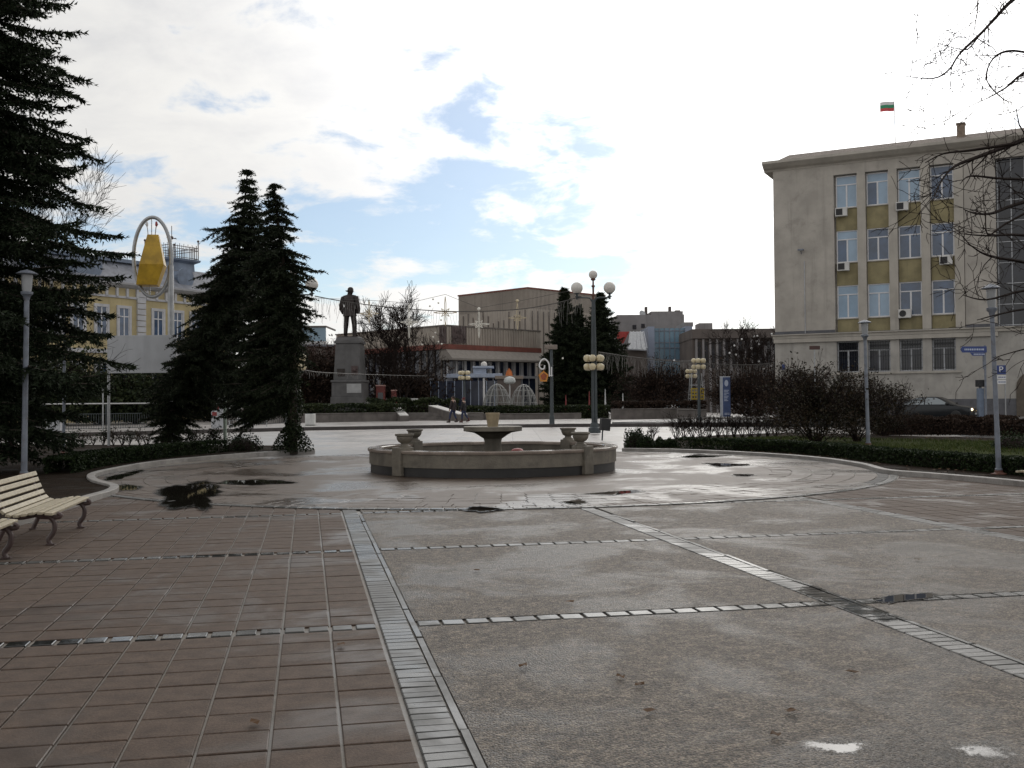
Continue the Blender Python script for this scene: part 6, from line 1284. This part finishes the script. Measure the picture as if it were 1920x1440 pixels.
mb = MB(); z0, z1 = rz_(702), rz_(685); mb.box(-sx(15.5), sx(1), -.07, -.045, z0, z1); pn_ = mb.build('blue_panel', M_blu, t, bevel=.008)
text_mesh('P', .52, M_wh, pn_, Matrix.Translation((-sx(8), -.076, (z0+z1)/2)) @ Matrix.Rotation(PI/2, 4, 'X'), 'letter')
for k, (ya, yb) in enumerate(((711, 703.5), (720, 712.5))):
    mb = MB(); z0, z1 = rz_(ya), rz_(yb); mb.box(-sx(15), sx(1), -.07, -.045, z0, z1); pl = mb.build('white_plate', M_wh, t)
    mb = MB(); zm = (z0+z1)/2; x = -sx(13)
    while x < -sx(2): mb.box(x, x+.07, -.076, -.071, zm-.035, zm+.035); x += .11
    mb.build('text_marks', M_blu, pl)
b = at0(1529, 795, 63, -.045); rz_ = lambda y: zat(1529, y, 63)+.045; t = thing('board_sign', 'dark red-brown board on a thin post above the shrubs', 'sign', b); MB().tube([(0, 0, 0), (0, 0, rz_(650))], .04, 8).build('post', M_gal, t, True); mb = MB(); mb.box(-.32, .32, -.07, -.04, rz_(655.5), rz_(648.5)); mb.build('panel', mat('red_brown_sign', (.07, .03, .025), .5), t)
mb = MB(); mb.box(-.1, .1, -.03, .03, 0, .38); o = mb.build('wall_sign', M_blu, None); s_, z_ = sz(FO, 1470, 688); o.location = OF(s_, -.15, z_-.2); o.rotation_euler.z = FO[2]; tag(o, 'small upright blue plate on the left corner of the office wall', 'sign')

# ------------------------------------------------------------------ strings of lights and ornaments
M_cable = mat('light_cable', (.08, .075, .07), .7, var=0); M_drop = mat('unlit_light_strings', (.22, .21, .20), .6, var=.2)
def icicles(label, pts, dl, n, seed, r=.016, off=.1):
    pts = [Vector(p) for p in pts]; q = smooth_poly(pts, 6); b = q[0]; t = thing('icicle_lights', label, 'light string', b, 0, 'icicle light strings')
    MB().tube([p-b for p in q], .022, 5).build('cable', M_cable, t, recalc=False); rr = random.Random(seed); segs = []
    for k in range(n):
        f = k/n*(len(q)-1.001); p = q[int(f)].lerp(q[int(f)+1], f-int(f))-b; L = rr.uniform(.25, 1.)*dl; z = p.z; x = p.x
        for s in range(4): x2 = x+rr.uniform(-.05, .05); z2 = z-L/4; segs.append(((x, p.y, z), (x2, p.y, z2), r, r*.8)); x, z = x2, z2
    o = segs_mesh('light_drops', segs, M_drop, t, n=3); o['kind'] = 'stuff'; return t
icicles('icicle light string sagging from the left globe lamp towards the globe lamp at the bin', [P(590, 555, 47.5), P(650, 566, 48), P(740, 577, 48.8), P(850, 584, 49.5), P(960, 581, 50), P(1030, 571, 50.4), P(1090, 556, YG)], 1.25, 130, 5, .0065)
icicles('icicle light string crossing low from the globe lamp towards the office building', [P(1122, 660, YG), P(1200, 671, 56), P(1300, 680, 62), P(1400, 684, 68), P(1452, 680, 73.5)], 1.1, 130, 6, .0075)
icicles('icicle light string low between the two spruces and the statue', [P(556, 690, 47.2), P(590, 697, 52), P(640, 700, 60), P(720, 703, 78), P(800, 705, 96)], .4, 50, 7, .007)
icicles('icicle light string over the blue glass front behind the spruces', [P(1215, 668, 120), P(1260, 676, 112), P(1306, 676, 72)], .8, 50, 8, .012)
sc0, sc1 = P(556, 520, 60), P(1082, 520, 62)
spn = thing('span_cable', 'thin span cable carrying the star ornaments across the square', 'cable', P(560, 540, 60)); so_ = Vector(spn.location)
spts = [(596, 559), (692, 563), (767, 568), (835, 552), (898, 577), (970, 565), (1070, 545)]
MB().tube([P(x, y, 60+i*.6)-so_ for i, (x, y) in enumerate(spts)], .012, 4).build('cable', M_cable, spn, recalc=False)
M_star = mat('star_frame', (.5, .42, .28), .5, .2, var=.2); M_star2 = mat('star_frame_pale', (.75, .73, .66), .5, .2, var=.15)
for i, (x, yc, yt, yb, wd, m_, lb) in enumerate(((692, 588, 562, 606, 36, M_star, 'eight-point star ornament hanging right next to the statue'), (767, 604, 568, 634, 34, M_star2, 'eight-point star ornament over the bare tree before the theatre'), (835, 586, 556, 611, 44, M_star, 'brown eight-point star with the longest top spike, left of the stage tower'), (898, 608, 581, 634, 40, M_star2, 'pale eight-point star in front of the theatre wing'), (970, 596, 566, 618, 34, M_star, 'pale star in front of the stage tower'))):
    Y = 60+(i+1)*.6; p = P(x, yc, Y); t = thing('star_ornament', lb, 'star ornament', p, 0, 'star ornaments over the square'); k = Y/FPX; mb = MB()
    for a, L in ((90, yc-yt), (270, yb-yc), (0, wd/2), (180, wd/2), (45, wd*.24), (135, wd*.24), (225, wd*.24), (315, wd*.24)):
        d = Vector((math.cos(R(a)), 0, math.sin(R(a)))); n_ = Vector((-d.z, 0, d.x)); L = L*k
        for s in (-1, 1): mb.tube([n_*s*.035, d*L*.55+n_*s*.045, d*L], .021, 5)
    mb.build('frame', m_, t, recalc=False)
    if i in (3, 4): mb = MB(); mb.sphere((0, 0, (yc-yt)*k+.06), .10, 10, 8); mb.build('top_ball', m_, t, recalc=False)
for i, (x, y) in enumerate(((1391, 636), (1377, 648), (1419, 640), (1414, 631), (1420, 630), (1409, 653), (1368, 662), (1380, 665), (1423, 678), (1447, 626), (1446, 686), (1432, 692), (1264, 676), (1423, 646))):
    Y = 90 if 1370 < x < 1435 else 88; p = P(x, y, Y); o = MB().sphere((0, 0, 0), .085, 10, 8).build('ball_ornament', M_wh, None, True, recalc=False); o.location = p; tag(o, 'small white ball hung in the bare branches before the brown building', 'ball ornament', 'white balls in the bare sapling')
for i, (x, y) in enumerate(((812, 561), (822, 568), (806, 574), (827, 600), (816, 624), (822, 641), (812, 632), (828, 645), (736, 638), (747, 633), (791, 646), (1055, 672))):
    p = P(x, y, 97); o = MB().sphere((0, 0, 0), .09, 10, 8).build('ball_ornament', M_star2, None, True, recalc=False); o.location = p; tag(o, 'small pale ball hung in the bare tree before the theatre', 'ball ornament', 'pale balls in the bare tree')
t = thing('scroll_ornament', 'white crescent scroll with a yellow lantern hanging beside the ivy-clad trunk', 'street ornament', P(530, 682, 50)); o0 = Vector(t.location)
mb = MB(); mb.tube(smooth_poly([P(x, y, 50)-o0 for x, y in ((527, 673), (525, 681), (529, 687), (536, 685), (537, 679))], 4), .05, 6); mb.build('scroll', M_wh, t, True); mb = MB(); mb.lathe([(.08, -.1), (.14, .1), (.05, .22)], 6, tuple(P(528, 697, 50)-o0)); mb.build('lantern', M_or, t)
MB().tube([(.16, 0, .1), (P(548, 690, 50)-o0)], .02, 5).build('arm', M_gal, t)
